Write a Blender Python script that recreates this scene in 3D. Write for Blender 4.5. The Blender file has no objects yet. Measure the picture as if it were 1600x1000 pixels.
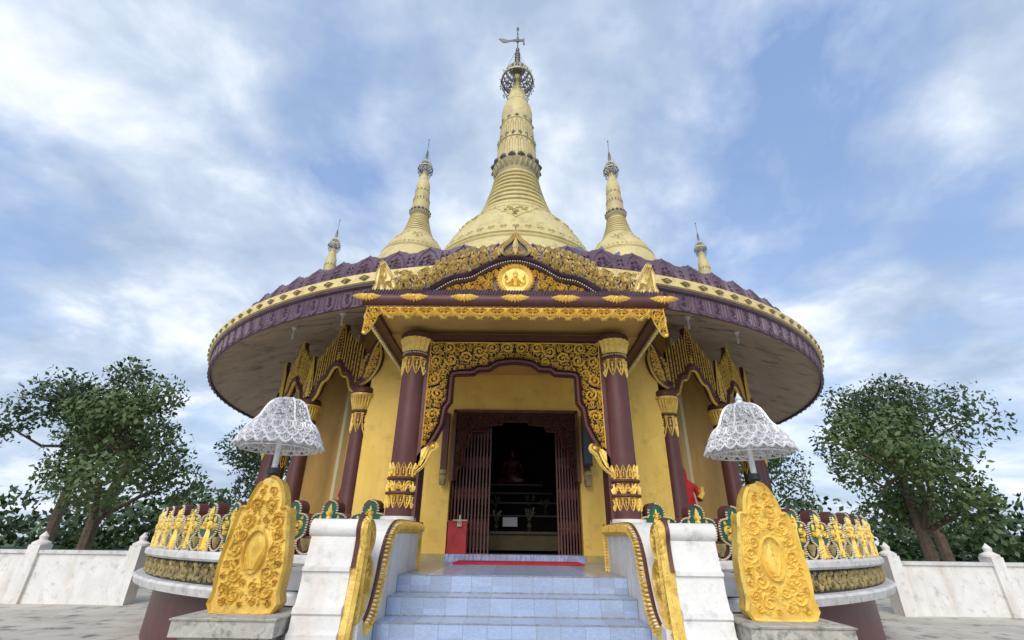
import bpy, bmesh, math, random
from mathutils import Vector, Matrix, noise
from math import sin, cos, pi, radians as R_, sqrt, atan2, hypot
random.seed(7)
S = bpy.context.scene
COL = S.collection
# ---------------------------------------------------------------- camera
cam = bpy.data.cameras.new('camera'); co = bpy.data.objects.new('camera', cam); COL.objects.link(co)
cam.sensor_width = 36.0; cam.lens = 36.0*710/1600; cam.clip_end = 2000; cam.clip_start = 0.05
co.matrix_world = (Matrix.Translation((0, 0, .34)) @ Matrix.Rotation(5/710., 4, 'Z')
                   @ Matrix.Rotation(R_(90+25.6), 4, 'X') @ Matrix.Rotation(R_(.75), 4, 'Z'))
S.camera = co
S.render.resolution_x = 1024; S.render.resolution_y = 640
# ---------------------------------------------------------------- sky
W = bpy.data.worlds.new("World"); S.world = W; W.use_nodes = True
nt = W.node_tree; nt.nodes.clear()
N = nt.nodes.new; L = nt.links.new
out = N('ShaderNodeOutputWorld'); sky = N('ShaderNodeTexSky'); sky.sky_type = 'NISHITA'; sky.sun_disc = False
sky.sun_elevation = R_(37); sky.sun_rotation = R_(194); sky.air_density = 1.0; sky.dust_density = 1.0
bg1 = N('ShaderNodeBackground'); bg1.inputs[1].default_value = .15; L(sky.outputs[0], bg1.inputs[0])
tc = N('ShaderNodeTexCoord'); sp = N('ShaderNodeSeparateXYZ'); L(tc.outputs['Generated'], sp.inputs[0])
def wm(op, a, b=None, clamp=False):
    n = N('ShaderNodeMath'); n.operation = op; n.use_clamp = clamp
    for i, q in enumerate((a, b)):
        if q is None: continue
        if isinstance(q, (int, float)): n.inputs[i].default_value = q
        else: L(q, n.inputs[i])
    return n.outputs[0]
zz = wm('ADD', wm('MAXIMUM', sp.outputs[2], 0.0), .28)
cb = N('ShaderNodeCombineXYZ'); L(wm('DIVIDE', sp.outputs[0], zz), cb.inputs[0]); L(wm('DIVIDE', sp.outputs[1], zz), cb.inputs[1])
def wnoise(sc, det, rough, off, dist=0):
    mp = N('ShaderNodeMapping'); mp.inputs['Location'].default_value = off; L(cb.outputs[0], mp.inputs[0])
    n = N('ShaderNodeTexNoise'); n.inputs['Scale'].default_value = sc; n.inputs['Detail'].default_value = det
    n.inputs['Roughness'].default_value = rough; n.inputs['Distortion'].default_value = dist; L(mp.outputs[0], n.inputs[0]); return n.outputs[0]
def wramp(x, st):
    r = N('ShaderNodeValToRGB'); e = r.color_ramp.elements
    while len(e) < len(st): e.new(.5)
    for i, (p, c) in enumerate(st): e[i].position = p; e[i].color = (*c, 1)
    L(x, r.inputs[0]); return r.outputs[0]
n1 = wnoise(1.5, 9, .55, (3.1, 1.7, 0), .2); n2 = wnoise(2.8, 8, .56, (8.4, 2.2, 0), .2)
mask = wramp(n1, [(.36, (0, 0, 0)), (.52, (1, 1, 1))])
hz = wramp(sp.outputs[2], [(.0, (1, 1, 1)), (.38, (.2, .2, .2)), (.8, (0, 0, 0))])
ccol = wramp(n2, [(.36, (.31, .39, .51)), (.50, (.45, .52, .62)), (.66, (.77, .80, .85))])
bg2 = N('ShaderNodeBackground'); L(ccol, bg2.inputs[0]); bg2.inputs[1].default_value = 1.0
mixf = wm('MULTIPLY', wm('MAXIMUM', mask, hz), .86)
# a veil of thin cloud softens the blue
bg0 = N('ShaderNodeBackground'); bg0.inputs[0].default_value = (.27, .42, .74, 1); bg0.inputs[1].default_value = .78
ms0 = N('ShaderNodeMixShader'); ms0.inputs[0].default_value = .6; L(bg1.outputs[0], ms0.inputs[1]); L(bg0.outputs[0], ms0.inputs[2])
ms = N('ShaderNodeMixShader'); L(mixf, ms.inputs[0]); L(ms0.outputs[0], ms.inputs[1]); L(bg2.outputs[0], ms.inputs[2]); L(ms.outputs[0], out.inputs[0])
# ---------------------------------------------------------------- sun behind cloud
sl = bpy.data.lights.new('sun', 'SUN'); sl.energy = 1.8; sl.angle = R_(40); sl.color = (1, .93, .82)
so = bpy.data.objects.new('sun', sl); COL.objects.link(so)
so.rotation_euler = Vector((-.22, -.86, .66)).to_track_quat('Z', 'Y').to_euler()
S.view_settings.view_transform = 'Standard'; S.view_settings.look = 'None'; S.view_settings.gamma = 1
S.view_settings.exposure = .55
# ---------------------------------------------------------------- materials
def mat(name, c1, c2=None, scale=6, rough=.5, metal=0, bump=.0, bscale=40, streak=0, grime=None, spec=.5, gth=(.52, .7)):
    m = bpy.data.materials.new(name); m.use_nodes = True; t = m.node_tree; b = t.nodes['Principled BSDF']
    b.inputs['Roughness'].default_value = rough; b.inputs['Metallic'].default_value = metal
    b.inputs['Specular IOR Level'].default_value = spec
    g = t.nodes.new('ShaderNodeNewGeometry')
    def noi(sc, det=4, stretch=None, off=0):
        mp = t.nodes.new('ShaderNodeMapping'); t.links.new(g.outputs['Position'], mp.inputs[0])
        mp.inputs['Location'].default_value = (off, off*.7, off*1.3)
        if stretch: mp.inputs['Scale'].default_value = stretch
        n = t.nodes.new('ShaderNodeTexNoise'); n.inputs['Scale'].default_value = sc; n.inputs['Detail'].default_value = det; n.inputs['Roughness'].default_value = .6
        t.links.new(mp.outputs[0], n.inputs[0]); return n.outputs[0]
    def mix(f, a, bb):
        x = t.nodes.new('ShaderNodeMix'); x.data_type = 'RGBA'
        if isinstance(f, float): x.inputs[0].default_value = f
        else: t.links.new(f, x.inputs[0])
        for i, q in ((6, a), (7, bb)):
            if isinstance(q, tuple): x.inputs[i].default_value = (*q, 1)
            else: t.links.new(q, x.inputs[i])
        return x.outputs[2]
    def ramp(x, a, bb):
        r = t.nodes.new('ShaderNodeMapRange'); r.inputs[1].default_value = a; r.inputs[2].default_value = bb; t.links.new(x, r.inputs[0]); return r.outputs[0]
    col = mix(ramp(noi(scale), .35, .65), c1, c2 or c1)
    if streak: col = mix(ramp(noi(3.5, 5, (1, 1, .12), 4), .5, .5+.5*(1-streak)+.1), col, (c1[0]*.74, c1[1]*.64, c1[2]*.55))
    if grime: col = mix(ramp(noi(scale*2.2, 6, None, 9), *gth), col, grime)
    t.links.new(col, b.inputs['Base Color'])
    if bump:
        bp = t.nodes.new('ShaderNodeBump'); bp.inputs['Strength'].default_value = bump; bp.inputs['Distance'].default_value = .01
        t.links.new(noi(bscale, 3), bp.inputs['Height']); t.links.new(bp.outputs[0], b.inputs['Normal'])
    return m
GOLD = mat('gold_paint', (.94, .70, .17), (.86, .58, .11), 9, .40, .04, .4, 60, 0, (.30, .16, .03), gth=(.56, .78))
GOLDP = mat('pale_gold_paint', (.82, .68, .33), (.72, .56, .22), 9, .45, .02, .4, 60, 0, (.28, .19, .07), gth=(.56, .78))
GOLDD = mat('aged_gold_paint', (.82, .57, .12), (.60, .37, .06), 11, .38, .10, .5, 50, 0, (.20, .12, .03), gth=(.56, .8))
GOLDG = mat('weathered_gold_plaster', (.42, .33, .13), (.25, .2, .09), 8, .6, 0, .5, 50, 0, (.08, .075, .06), gth=(.5, .72))
PURP = mat('maroon_paint', (.115, .040, .038), (.088, .032, .032), 5, .46, 0, .15, 60, .35, spec=.35)
PURPL = mat('weathered_maroon_paint', (.135, .075, .115), (.085, .048, .078), 7, .42, 0, .4, 50, 0, (.085, .052, .075))
BROWN = mat('carved_brown_wood', (.16, .05, .03), (.11, .034, .022), 8, .4, 0, .3, 50)
GATE = mat('gate_iron', (.13, .045, .035), (.09, .03, .025), 12, .45)
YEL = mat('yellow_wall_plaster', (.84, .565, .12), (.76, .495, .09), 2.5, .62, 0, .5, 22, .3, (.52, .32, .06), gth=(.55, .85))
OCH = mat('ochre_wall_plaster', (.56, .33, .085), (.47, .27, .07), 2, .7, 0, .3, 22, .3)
SOF = mat('grey_soffit_plaster', (.54, .46, .37), (.46, .39, .31), 1.2, .75, 0, .3, 22, .3, (.24, .21, .18))
SOFY = mat('ochre_soffit_plaster', (.56, .35, .11), (.46, .28, .08), 2, .7, 0, .2, 22)
CREAM = mat('cream_stupa_plaster', (.63, .53, .245), (.54, .45, .20), 1.6, .55, 0, .5, 14, .5, (.34, .30, .18), gth=(.52, .78))
CREAMD = mat('grey_cream_plaster', (.42, .36, .19), (.30, .26, .15), 3, .65, 0, .3, 14)
LOTUS = mat('dark_lotus_plaster', (.15, .125, .11), (.10, .085, .08), 4, .6)
WHITE = mat('white_plaster', (.76, .75, .73), (.66, .65, .63), 3, .7, 0, .7, 26, .55, (.40, .39, .36), gth=(.56, .8))
WHITE2 = mat('whitewashed_ledge', (.66, .65, .65), (.52, .51, .51), 3, .65, 0, .4, 30, .2, (.36, .35, .34))
STONE = mat('grey_plinth_stone', (.50, .48, .43), (.36, .35, .31), 7, .75, 0, .8, 30, .3, (.18, .18, .15))
GREEN = mat('green_enamel', (.012, .105, .07), (.008, .06, .05), 8, .35)
PEARL = mat('cream_bead_paint', (.72, .66, .5), (.55, .48, .33), 20, .4)
SILV = mat('white_filigree_metal', (.74, .74, .76), (.62, .62, .65), 14, .35, .15, .2, 60, 0, (.42, .42, .44))
IRON = mat('grey_spire_metal', (.14, .14, .15), (.09, .09, .095), 14, .5, .2)
GSIL = mat('tarnished_gilt_metal', (.55, .52, .38), (.38, .36, .28), 14, .45, .15)
RED = mat('red_carpet_wool', (.52, .018, .035), (.42, .012, .03), 10, .9, 0, .5, 90)
REDB = mat('red_box_paint', (.48, .035, .035), (.38, .025, .03), 6, .4, 0, .1, 60, .2, (.2, .02, .02))
ROBE = mat('red_cloth', (.5, .02, .02), (.38, .012, .015), 6, .8)
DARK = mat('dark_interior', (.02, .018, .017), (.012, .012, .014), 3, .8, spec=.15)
BLK = mat('black_plastic', (.015, .017, .022), None, 3, .35)
TEAL = mat('blue_grey_roof_sheet', (.16, .24, .31), (.10, .15, .2), 8, .5)
PAPER = mat('printed_paper', (.3, .3, .32), None, 3, .6)
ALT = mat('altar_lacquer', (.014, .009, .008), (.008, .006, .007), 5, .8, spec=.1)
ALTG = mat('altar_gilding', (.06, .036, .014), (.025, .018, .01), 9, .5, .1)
BULB = mat('milky_glass', (.6, .6, .58), None, 3, .2)
GRND = mat('paved_plaza', (.56, .525, .455), (.46, .43, .37), 1.2, .8, 0, .4, 12, 0, (.13, .13, .12))
GRASS = mat('lawn', (.06, .1, .025), (.04, .075, .02), .8, .9)
BARK = mat('bark', (.12, .09, .06), (.07, .05, .035), 8, .9)
LEAF = mat('tree_leaves', (.05, .095, .022), (.075, .12, .03), 1.5, .55)
LEAF2 = mat('dark_tree_leaves', (.03, .065, .02), (.05, .085, .025), 1.5, .55)
CREAMP = mat('cream_paint', (.6, .52, .3), None, 3, .5)

def tile_mat(name, marble=False):
    m = bpy.data.materials.new(name); m.use_nodes = True; t = m.node_tree; b = t.nodes['Principled BSDF']; b.inputs['Roughness'].default_value = .22
    g = t.nodes.new('ShaderNodeNewGeometry'); s = t.nodes.new('ShaderNodeSeparateXYZ'); t.links.new(g.outputs['Position'], s.inputs[0])
    def M(op, a, bb=None):
        n = t.nodes.new('ShaderNodeMath'); n.operation = op
        for i, q in enumerate((a, bb)):
            if q is None: continue
            if isinstance(q, (int, float)): n.inputs[i].default_value = q
            else: t.links.new(q, n.inputs[i])
        return n.outputs[0]
    # joints every 0.2 m in x, every 0.35 m in depth; the risers are one tile high
    fx = M('FRACT', M('DIVIDE', M('ADD', s.outputs[0], 10.0), .2)); jx = M('LESS_THAN', M('MINIMUM', fx, M('SUBTRACT', 1.0, fx)), .017)
    fy = M('FRACT', M('DIVIDE', M('ADD', s.outputs[1], 10-5.11), .3)); jy = M('LESS_THAN', M('MINIMUM', fy, M('SUBTRACT', 1.0, fy)), .012)
    sn = t.nodes.new('ShaderNodeSeparateXYZ'); t.links.new(g.outputs['Normal'], sn.inputs[0])
    jy = M('MULTIPLY', jy, M('GREATER_THAN', sn.outputs[2], .5))
    jt = M('MAXIMUM', jx, jy)
    n = t.nodes.new('ShaderNodeTexNoise'); n.inputs['Scale'].default_value = 9; n.inputs['Detail'].default_value = 3; n.inputs['Distortion'].default_value = 1.6
    v = t.nodes.new('ShaderNodeTexVoronoi'); v.feature = 'DISTANCE_TO_EDGE'; v.inputs['Scale'].default_value = 17
    mpn = t.nodes.new('ShaderNodeMapping'); t.links.new(g.outputs['Position'], mpn.inputs[0]); mpn.inputs['Scale'].default_value = (1, 1, 1.6)
    if marble: mpn.inputs['Rotation'].default_value = (0, .9, 0); mpn.inputs['Scale'].default_value = (2.2, 1, .5)
    t.links.new(mpn.outputs[0], n.inputs[0])
    ad = t.nodes.new('ShaderNodeVectorMath'); ad.operation = 'ADD'; sc = t.nodes.new('ShaderNodeVectorMath'); sc.operation = 'SCALE'; sc.inputs[3].default_value = .09
    t.links.new(n.outputs[1], sc.inputs[0]); t.links.new(mpn.outputs[0], ad.inputs[0]); t.links.new(sc.outputs[0], ad.inputs[1]); t.links.new(ad.outputs[0], v.inputs[0])
    r = t.nodes.new('ShaderNodeValToRGB'); e = r.color_ramp.elements
    if marble:
        e[0].position = .35; e[0].color = (.16, .24, .5, 1); e[1].position = .62; e[1].color = (.42, .5, .72, 1); t.links.new(n.outputs[0], r.inputs[0])
    else:
        e[0].position = .0; e[0].color = (.40, .48, .66, 1); e[1].position = .06; e[1].color = (.325, .41, .58, 1); t.links.new(v.outputs[0], r.inputs[0])
    # each tile takes its own tone
    wn = t.nodes.new('ShaderNodeTexWhiteNoise'); cbx = t.nodes.new('ShaderNodeCombineXYZ')
    t.links.new(M('FLOOR', M('DIVIDE', M('ADD', s.outputs[0], 10.0), .2)), cbx.inputs[0]); t.links.new(M('FLOOR', M('DIVIDE', M('ADD', s.outputs[2], 10.01), .155)), cbx.inputs[1])
    t.links.new(cbx.outputs[0], wn.inputs[0])
    hv = t.nodes.new('ShaderNodeHueSaturation'); t.links.new(r.outputs[0], hv.inputs['Color']); t.links.new(M('ADD', M('MULTIPLY', wn.outputs[0], .22), .88), hv.inputs['Value'])
    dn = t.nodes.new('ShaderNodeTexNoise'); dn.inputs['Scale'].default_value = 4; dn.inputs['Detail'].default_value = 6; t.links.new(g.outputs['Position'], dn.inputs[0])
    mr = t.nodes.new('ShaderNodeMapRange'); mr.inputs[1].default_value = .48; mr.inputs[2].default_value = .8; mr.inputs[4].default_value = .6; t.links.new(dn.outputs[0], mr.inputs[0])
    x0 = t.nodes.new('ShaderNodeMix'); x0.data_type = 'RGBA'; t.links.new(mr.outputs[0], x0.inputs[0]); t.links.new(hv.outputs[0], x0.inputs[6]); x0.inputs[7].default_value = (.30, .33, .40, 1)
    x = t.nodes.new('ShaderNodeMix'); x.data_type = 'RGBA'; t.links.new(jt, x.inputs[0]); t.links.new(x0.outputs[2], x.inputs[6]); x.inputs[7].default_value = (.29, .32, .38, 1)
    t.links.new(x.outputs[2], b.inputs['Base Color'])
    bp = t.nodes.new('ShaderNodeBump'); bp.inputs['Strength'].default_value = .5; bp.inputs['Distance'].default_value = .004; bp.invert = True
    if not marble: t.links.new(v.outputs[0], bp.inputs['Height']); t.links.new(bp.outputs[0], b.inputs['Normal'])
    return m
TILE = tile_mat('embossed_blue_tile'); MARB = tile_mat('blue_marbled_tile', True)
GREYT = mat('grey_landing_tile', (.34, .34, .36), (.28, .28, .31), 4, .3, 0, 0, 40, 0, (.22, .21, .2))

# ---------------------------------------------------------------- mesh kit
CX, CY = 0.0, 14.0
class MB:
    def __init__(s): s.v = []; s.f = []
    def add(s, vs, fs):
        o = len(s.v); s.v += [tuple(p) for p in vs]; s.f += [tuple(i+o for i in f) for f in fs]
    def box(s, x0, x1, y0, y1, z0, z1, rz=0, c=None):
        vs = [(x, y, z) for z in (z0, z1) for y in (y0, y1) for x in (x0, x1)]
        if rz:
            cx, cy = c or ((x0+x1)/2, (y0+y1)/2)
            vs = [(cx+(x-cx)*cos(rz)-(y-cy)*sin(rz), cy+(x-cx)*sin(rz)+(y-cy)*cos(rz), z) for x, y, z in vs]
        s.add(vs, [(0, 2, 3, 1), (4, 5, 7, 6), (0, 1, 5, 4), (2, 6, 7, 3), (0, 4, 6, 2), (1, 3, 7, 5)])
    def lathe(s, prof, n=48, c=(0, 0), a0=0, a1=2*pi, z0=0, cap=True, rx=1):
        full = abs(a1-a0) > 6.28; m = n if full else n+1; vs = []; fs = []
        for r, z in prof:
            for i in range(m):
                a = a0+(a1-a0)*i/n; vs.append((c[0]+r*sin(a)*rx, c[1]-r*cos(a), z+z0))
        for j in range(len(prof)-1):
            for i in range(n if full else n):
                k = (i+1) % m; fs.append((j*m+i, j*m+k, (j+1)*m+k, (j+1)*m+i))
        if cap and full:
            if prof[0][0] > 1e-4: fs.append(tuple(range(m))[::-1])
            if prof[-1][0] > 1e-4: fs.append(tuple(range((len(prof)-1)*m, len(prof)*m)))
        s.add(vs, fs)
    def tube(s, pts, r, n=6, closed=False):
        pts = [Vector(p) for p in pts]; k = len(pts); vs = []; fs = []
        rr = r if isinstance(r, (list, tuple)) else [r]*k
        up = Vector((0, 0, 1)); prev = None
        for i, p in enumerate(pts):
            a = pts[(i-1) % k] if (closed or i) else p; b = pts[(i+1) % k] if (closed or i < k-1) else p
            t = (b-a).normalized() if (b-a).length > 1e-9 else Vector((0, 0, 1))
            if prev is None:
                e = t.cross(up)
                if e.length < .1: e = t.cross(Vector((0, 1, 0)))
            else: e = prev-t*prev.dot(t)
            e.normalize(); prev = e; f = t.cross(e)
            for j in range(n):
                q = 2*pi*j/n; vs.append(p+(e*cos(q)+f*sin(q))*rr[i])
        for i in range(k if closed else k-1):
            for j in range(n):
                a = i*n+j; b = i*n+(j+1) % n; c2 = ((i+1) % k)*n+(j+1) % n; d = ((i+1) % k)*n+j; fs.append((a, b, c2, d))
        if not closed: fs.append(tuple(range(n))[::-1]); fs.append(tuple(range((k-1)*n, k*n)))
        s.add(vs, fs)
    def prism(s, poly, h0, h1, mp):
        n = len(poly); vs = [mp(u, v, h0) for u, v in poly]+[mp(u, v, h1) for u, v in poly]
        fs = [tuple(range(n))[::-1], tuple(range(n, 2*n))]+[(i, (i+1) % n, n+(i+1) % n, n+i) for i in range(n)]
        s.add(vs, fs)
    def strip(s, bot, top, h0, h1, mp):
        # solid plate between two curves of equal length
        n = len(bot); vs = []
        for h in (h0, h1):
            vs += [mp(u, v, h) for u, v in bot]; vs += [mp(u, v, h) for u, v in top]
        fs = []
        for i in range(n-1):
            a, b, c2, d = i, i+1, n+i+1, n+i; o = 2*n
            fs += [(a, d, c2, b), (a+o, b+o, c2+o, d+o), (a, b, b+o, a+o), (d, d+o, c2+o, c2)]
        fs += [(0, 2*n, 3*n, n), (n-1, 2*n-1, 4*n-1, 3*n-1)]
        s.add(vs, fs)
    def stroke(s, pts, w, h, mp, back=None, closed=False):
        k = len(pts); vs = []; fs = []
        ww = w if isinstance(w, (list, tuple)) else [w]*k
        back = -h*.35 if back is None else back
        for i, (x, y) in enumerate(pts):
            a = pts[(i-1) % k] if (closed or i) else pts[i]; b = pts[(i+1) % k] if (closed or i < k-1) else pts[i]
            dx, dy = b[0]-a[0], b[1]-a[1]; l = hypot(dx, dy) or 1; nx, ny = -dy/l, dx/l; q = ww[i]/2
            hh = h*min(1, ww[i]/(max(ww)*.8+1e-9))
            vs += [mp(x+nx*q, y+ny*q, 0), mp(x, y, hh), mp(x-nx*q, y-ny*q, 0), mp(x, y, back)]
        for i in range(k if closed else k-1):
            for j in range(4):
                a = i*4+j; b = i*4+(j+1) % 4; c2 = ((i+1) % k)*4+(j+1) % 4; d = ((i+1) % k)*4+j; fs.append((a, b, c2, d))
        if not closed: fs += [(3, 2, 1, 0), tuple(range(4*k-4, 4*k))]
        s.add(vs, fs)
    def dome(s, x, y, r, h, mp, n=7, back=0):
        vs = [mp(x, y, h)]+[mp(x+r*.7*cos(2*pi*i/n), y+r*.7*sin(2*pi*i/n), h*.72) for i in range(n)]+[mp(x+r*cos(2*pi*i/n), y+r*sin(2*pi*i/n), back) for i in range(n)]
        fs = [(0, 1+i, 1+(i+1) % n) for i in range(n)]+[(1+i, 1+n+i, 1+n+(i+1) % n, 1+(i+1) % n) for i in range(n)]+[tuple(range(n+1, 2*n+1))[::-1]]
        s.add(vs, fs)
    def ball(s, c, r, n=8, sq=1):
        prof = [(0.0001, -r*sq)]+[(r*cos(a), r*sq*sin(a)) for a in [(-.3+.15*i)*pi for i in range(5)]]+[(0.0001, r*sq)]
        s.lathe(prof, n, (c[0], c[1]), z0=c[2], cap=False)
    def beads(s, pts, step, r, mp, h=None):
        d = 0; s.dome(pts[0][0], pts[0][1], r, h or r, mp, 6)
        for a, b in zip(pts, pts[1:]):
            l = hypot(b[0]-a[0], b[1]-a[1]); t = step-d
            while t <= l:
                f = t/l; s.dome(a[0]+(b[0]-a[0])*f, a[1]+(b[1]-a[1])*f, r, h or r, mp, 6); t += step
            d = l-(t-step)
    def scroll(s, cx, cy, R, a0, dr, mp, h=.02, turns=1.3, w=.29, leaves=True, n=13):
        pts = []; ws = []
        for i in range(n+1):
            t = i/n; r = R*(.93-.72*t**.85); a = a0+dr*2*pi*turns*t
            pts.append((cx+r*cos(a), cy+r*sin(a))); ws.append(R*w*(1-.35*t))
        s.stroke(pts, ws, h, mp); s.dome(pts[-1][0]*.4+cx*.6, pts[-1][1]*.4+cy*.6, R*.2, h*1.15, mp, 6, -h*.3)
        if leaves:
            for q in (.12, .3, .48):
                a = a0+dr*2*pi*turns*q; r = R*(.93-.72*q**.85)
                s.leaf(cx+r*cos(a), cy+r*sin(a), a-dr*.9, R*.42, R*.2, mp, h*.8, curl=-dr*.8)
    def leaf(s, x, y, a, l, w, mp, h=.015, curl=0, n=5):
        pts = [(x, y)]; ang = a
        for i in range(n): ang += curl/n; x += cos(ang)*l/n; y += sin(ang)*l/n; pts.append((x, y))
        s.stroke(pts, [w*q for q in ((.45, .9, 1, .8, .5, .06) if n == 5 else (.4, .95, .95, .6, .06))], h, mp)
    def build(s, name, m, parent=None, loc=None, smooth=None, basis=None):
        me = bpy.data.meshes.new(name); vs = s.v
        if loc: vs = [(x-loc[0], y-loc[1], z-loc[2]) for x, y, z in vs]
        me.from_pydata(vs, [], s.f); bm = bmesh.new(); bm.from_mesh(me); bmesh.ops.recalc_face_normals(bm, faces=bm.faces); bm.to_mesh(me); bm.free()
        me.materials.append(m); me.shade_smooth(); me.set_sharp_from_angle(angle=R_(smooth if smooth else 38))
        o = bpy.data.objects.new(name, me); COL.objects.link(o)
        if loc: o.location = loc
        if basis: o.matrix_basis = basis
        if parent: put(o, parent)
        return o
def put(o, parent):
    o.parent = parent
    if parent.type == 'EMPTY': o.matrix_parent_inverse = Matrix.Translation(parent.location).inverted()
def thing(name, label, cat, loc, group=None):
    o = bpy.data.objects.new(name, None); COL.objects.link(o); o.location = loc; o.empty_display_size = .2
    return tag(o, label, cat, group)
def tag(o, label, cat, group=None):
    o['label'] = label; o['category'] = cat
    if group: o['group'] = group
    return o
def struct(o): o['kind'] = 'structure'; return o
def copy_tree(o, parent=None):
    c = o.copy(); COL.objects.link(c)
    if parent: c.parent = parent; c.matrix_parent_inverse = o.matrix_parent_inverse.copy()
    for ch in [x for x in bpy.data.objects if x.parent == o]: copy_tree(ch, c)
    return c
def about(phi, c=(CX, CY)):
    T = Matrix.Translation((c[0], c[1], 0)); return T @ Matrix.Rotation(phi, 4, 'Z') @ T.inverted()
# surface maps: (u across, v up, h out) -> world
def front(D, sx=1, x0=0): return lambda u, v, h: (x0+sx*u, D-h, v)
def ring(R, c=(CX, CY), phi0=0): return lambda u, v, h: (c[0]+(R+h)*sin(phi0+u/R), c[1]-(R+h)*cos(phi0+u/R), v)
def tangent(R, c=(CX, CY), phi0=0):
    def f(u, v, h):
        x, y = u, -(R+h); return (c[0]+x*cos(phi0)-y*sin(phi0), c[1]+x*sin(phi0)+y*cos(phi0), v)
    return f
def side(X, s): return lambda u, v, h: (X+s*h, u, v)          # u is depth
def surf(c, prof, rref=1, phi0=0):
    def rf(z):
        if z <= prof[0][1]: return prof[0][0]
        for (r0, z0), (r1, z1) in zip(prof, prof[1:]):
            if z <= z1: return r0+(r1-r0)*(z-z0)/((z1-z0) or 1)
        return prof[-1][0]
    return lambda u, z, h: (c[0]+(rf(z)+h)*sin(phi0+u/rref), c[1]-(rf(z)+h)*cos(phi0+u/rref), z)
def smoothpath(p, k=3, closed=False):
    n = len(p); o = []
    rng = range(n) if closed else range(n-1)
    for i in rng:
        p0 = p[(i-1) % n] if closed or i else p[i]; p1 = p[i]; p2 = p[(i+1) % n]; p3 = p[(i+2) % n] if closed or i < n-2 else p2
        for j in range(k):
            t = j/k; o.append(tuple(.5*((2*b)+(-a+c)*t+(2*a-5*b+4*c-d)*t*t+(-a+3*b-3*c+d)*t**3) for a, b, c, d in zip(p0, p1, p2, p3)))
    if not closed: o.append(tuple(p[-1]))
    return o
def inpoly(x, y, P):
    c = False; j = len(P)-1
    for i in range(len(P)):
        if (P[i][1] > y) != (P[j][1] > y) and x < (P[j][0]-P[i][0])*(y-P[i][1])/(P[j][1]-P[i][1])+P[i][0]: c = not c
        j = i
    return c
def edged(x, y, P):
    b = 9
    for i in range(len(P)):
        x0, y0 = P[i-1]; x1, y1 = P[i]; dx, dy = x1-x0, y1-y0; t = max(0, min(1, ((x-x0)*dx+(y-y0)*dy)/(dx*dx+dy*dy+1e-12)))
        b = min(b, hypot(x-x0-t*dx, y-y0-t*dy))
    return b
def filigree(mb, P, mp, rmax, rmin, h=.02, tries=900, rnd=None, leaves=True, fill=0):
    rnd = rnd or random.Random(3)
    xs = [p[0] for p in P]; ys = [p[1] for p in P]; C = []
    r = rmax
    while r >= rmin:
        for _ in range(tries):
            x = rnd.uniform(min(xs), max(xs)); y = rnd.uniform(min(ys), max(ys))
            if not inpoly(x, y, P): continue
            if any(hypot(x-a, y-b) < (r+q)*.93 for a, b, q in C): continue
            if edged(x, y, P) < r*.82: continue
            C.append((x, y, r))
        r *= .72
    for i, (x, y, r) in enumerate(C):
        # arms start at the nearest neighbour so the scrolls read as one running vine
        nb = min(((hypot(x-a, y-b)-q-r, a, b) for a, b, q in C[:i]), default=(0, x+1, y))
        a0 = atan2(nb[2]-y, nb[1]-x); dr = 1 if (i+int(x*7)) % 2 else -1
        if r > rmin*1.25: mb.scroll(x, y, r, a0, dr, mp, h*(.75+.35*r/rmax), leaves=leaves)
        else:
            a = rnd.uniform(0, 6.28); mb.leaf(x-cos(a)*r, y-sin(a)*r, a, r*2, r*.9, mp, h*.7, curl=rnd.choice((-1, 1)))
            mb.leaf(x-cos(a)*r, y-sin(a)*r, a+1.6, r*1.1, r*.5, mp, h*.6, curl=-1)
    if fill: underleaf(mb, P, C, mp, fill, h, rnd)
    return C
def underleaf(mb, P, C, mp, g, h, rnd):
    # small acanthus leaves sweeping round the scrolls, a little lower than them
    xs = [p[0] for p in P]; ys = [p[1] for p in P]; y = min(ys)
    while y < max(ys):
        x = min(xs)
        while x < max(xs):
            px, py = x+rnd.uniform(-.35, .35)*g, y+rnd.uniform(-.35, .35)*g; x += g
            if not inpoly(px, py, P) or edged(px, py, P) < g*.35: continue
            d, a, b_, q = min((abs(hypot(px-a, py-b_)-q*.9), a, b_, q) for a, b_, q in C)
            if hypot(px-a, py-b_) < q*.45: continue
            t = atan2(py-b_, px-a)+rnd.choice((1.1, 1.5, 2.0)); mb.leaf(px-cos(t)*g*.7, py-sin(t)*g*.7, t, g*1.5, g*.52, mp, h*.62, curl=rnd.choice((.9, 1.3)), n=4)
        y += g
def vine(mb, u0, u1, v0, v1, mp, h=.02, pitch=None):
    H = v1-v0; vm = (v0+v1)/2; pitch = pitch or H*.95; n = max(1, round((u1-u0)/pitch)); p = (u1-u0)/n
    mb.stroke([(u0+(u1-u0)*i/(n*8), vm+H*.38*cos(pi*i/8)) for i in range(n*8+1)], H*.11, h, mp)
    for k in range(n):
        s = 1 if k % 2 else -1; mb.scroll(u0+p*(k+.5), vm+H*.04*s, H*.36, -s*pi/2+pi, s, mp, h, 1.4, .3)
        mb.leaf(u0+p*(k+.1), vm-s*H*.45, s*1.2, H*.4, H*.2, mp, h, curl=.8); mb.leaf(u0+p*(k+.8), vm-s*H*.42, s*2.0, H*.35, H*.18, mp, h, curl=-.8)

# ================================================================ SETTING
GZ = -1.26
b = MB(); b.add([(-150, -60, GZ), (150, -60, GZ), (150, 240, GZ), (-150, 240, GZ)], [(0, 1, 2, 3)]); struct(b.build('ground', GRASS))
b = MB(); b.lathe([(0.001, GZ+.004), (30, GZ+.004)], 96, (CX, CY-5), cap=False); struct(b.build('plaza', GRND))

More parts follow.
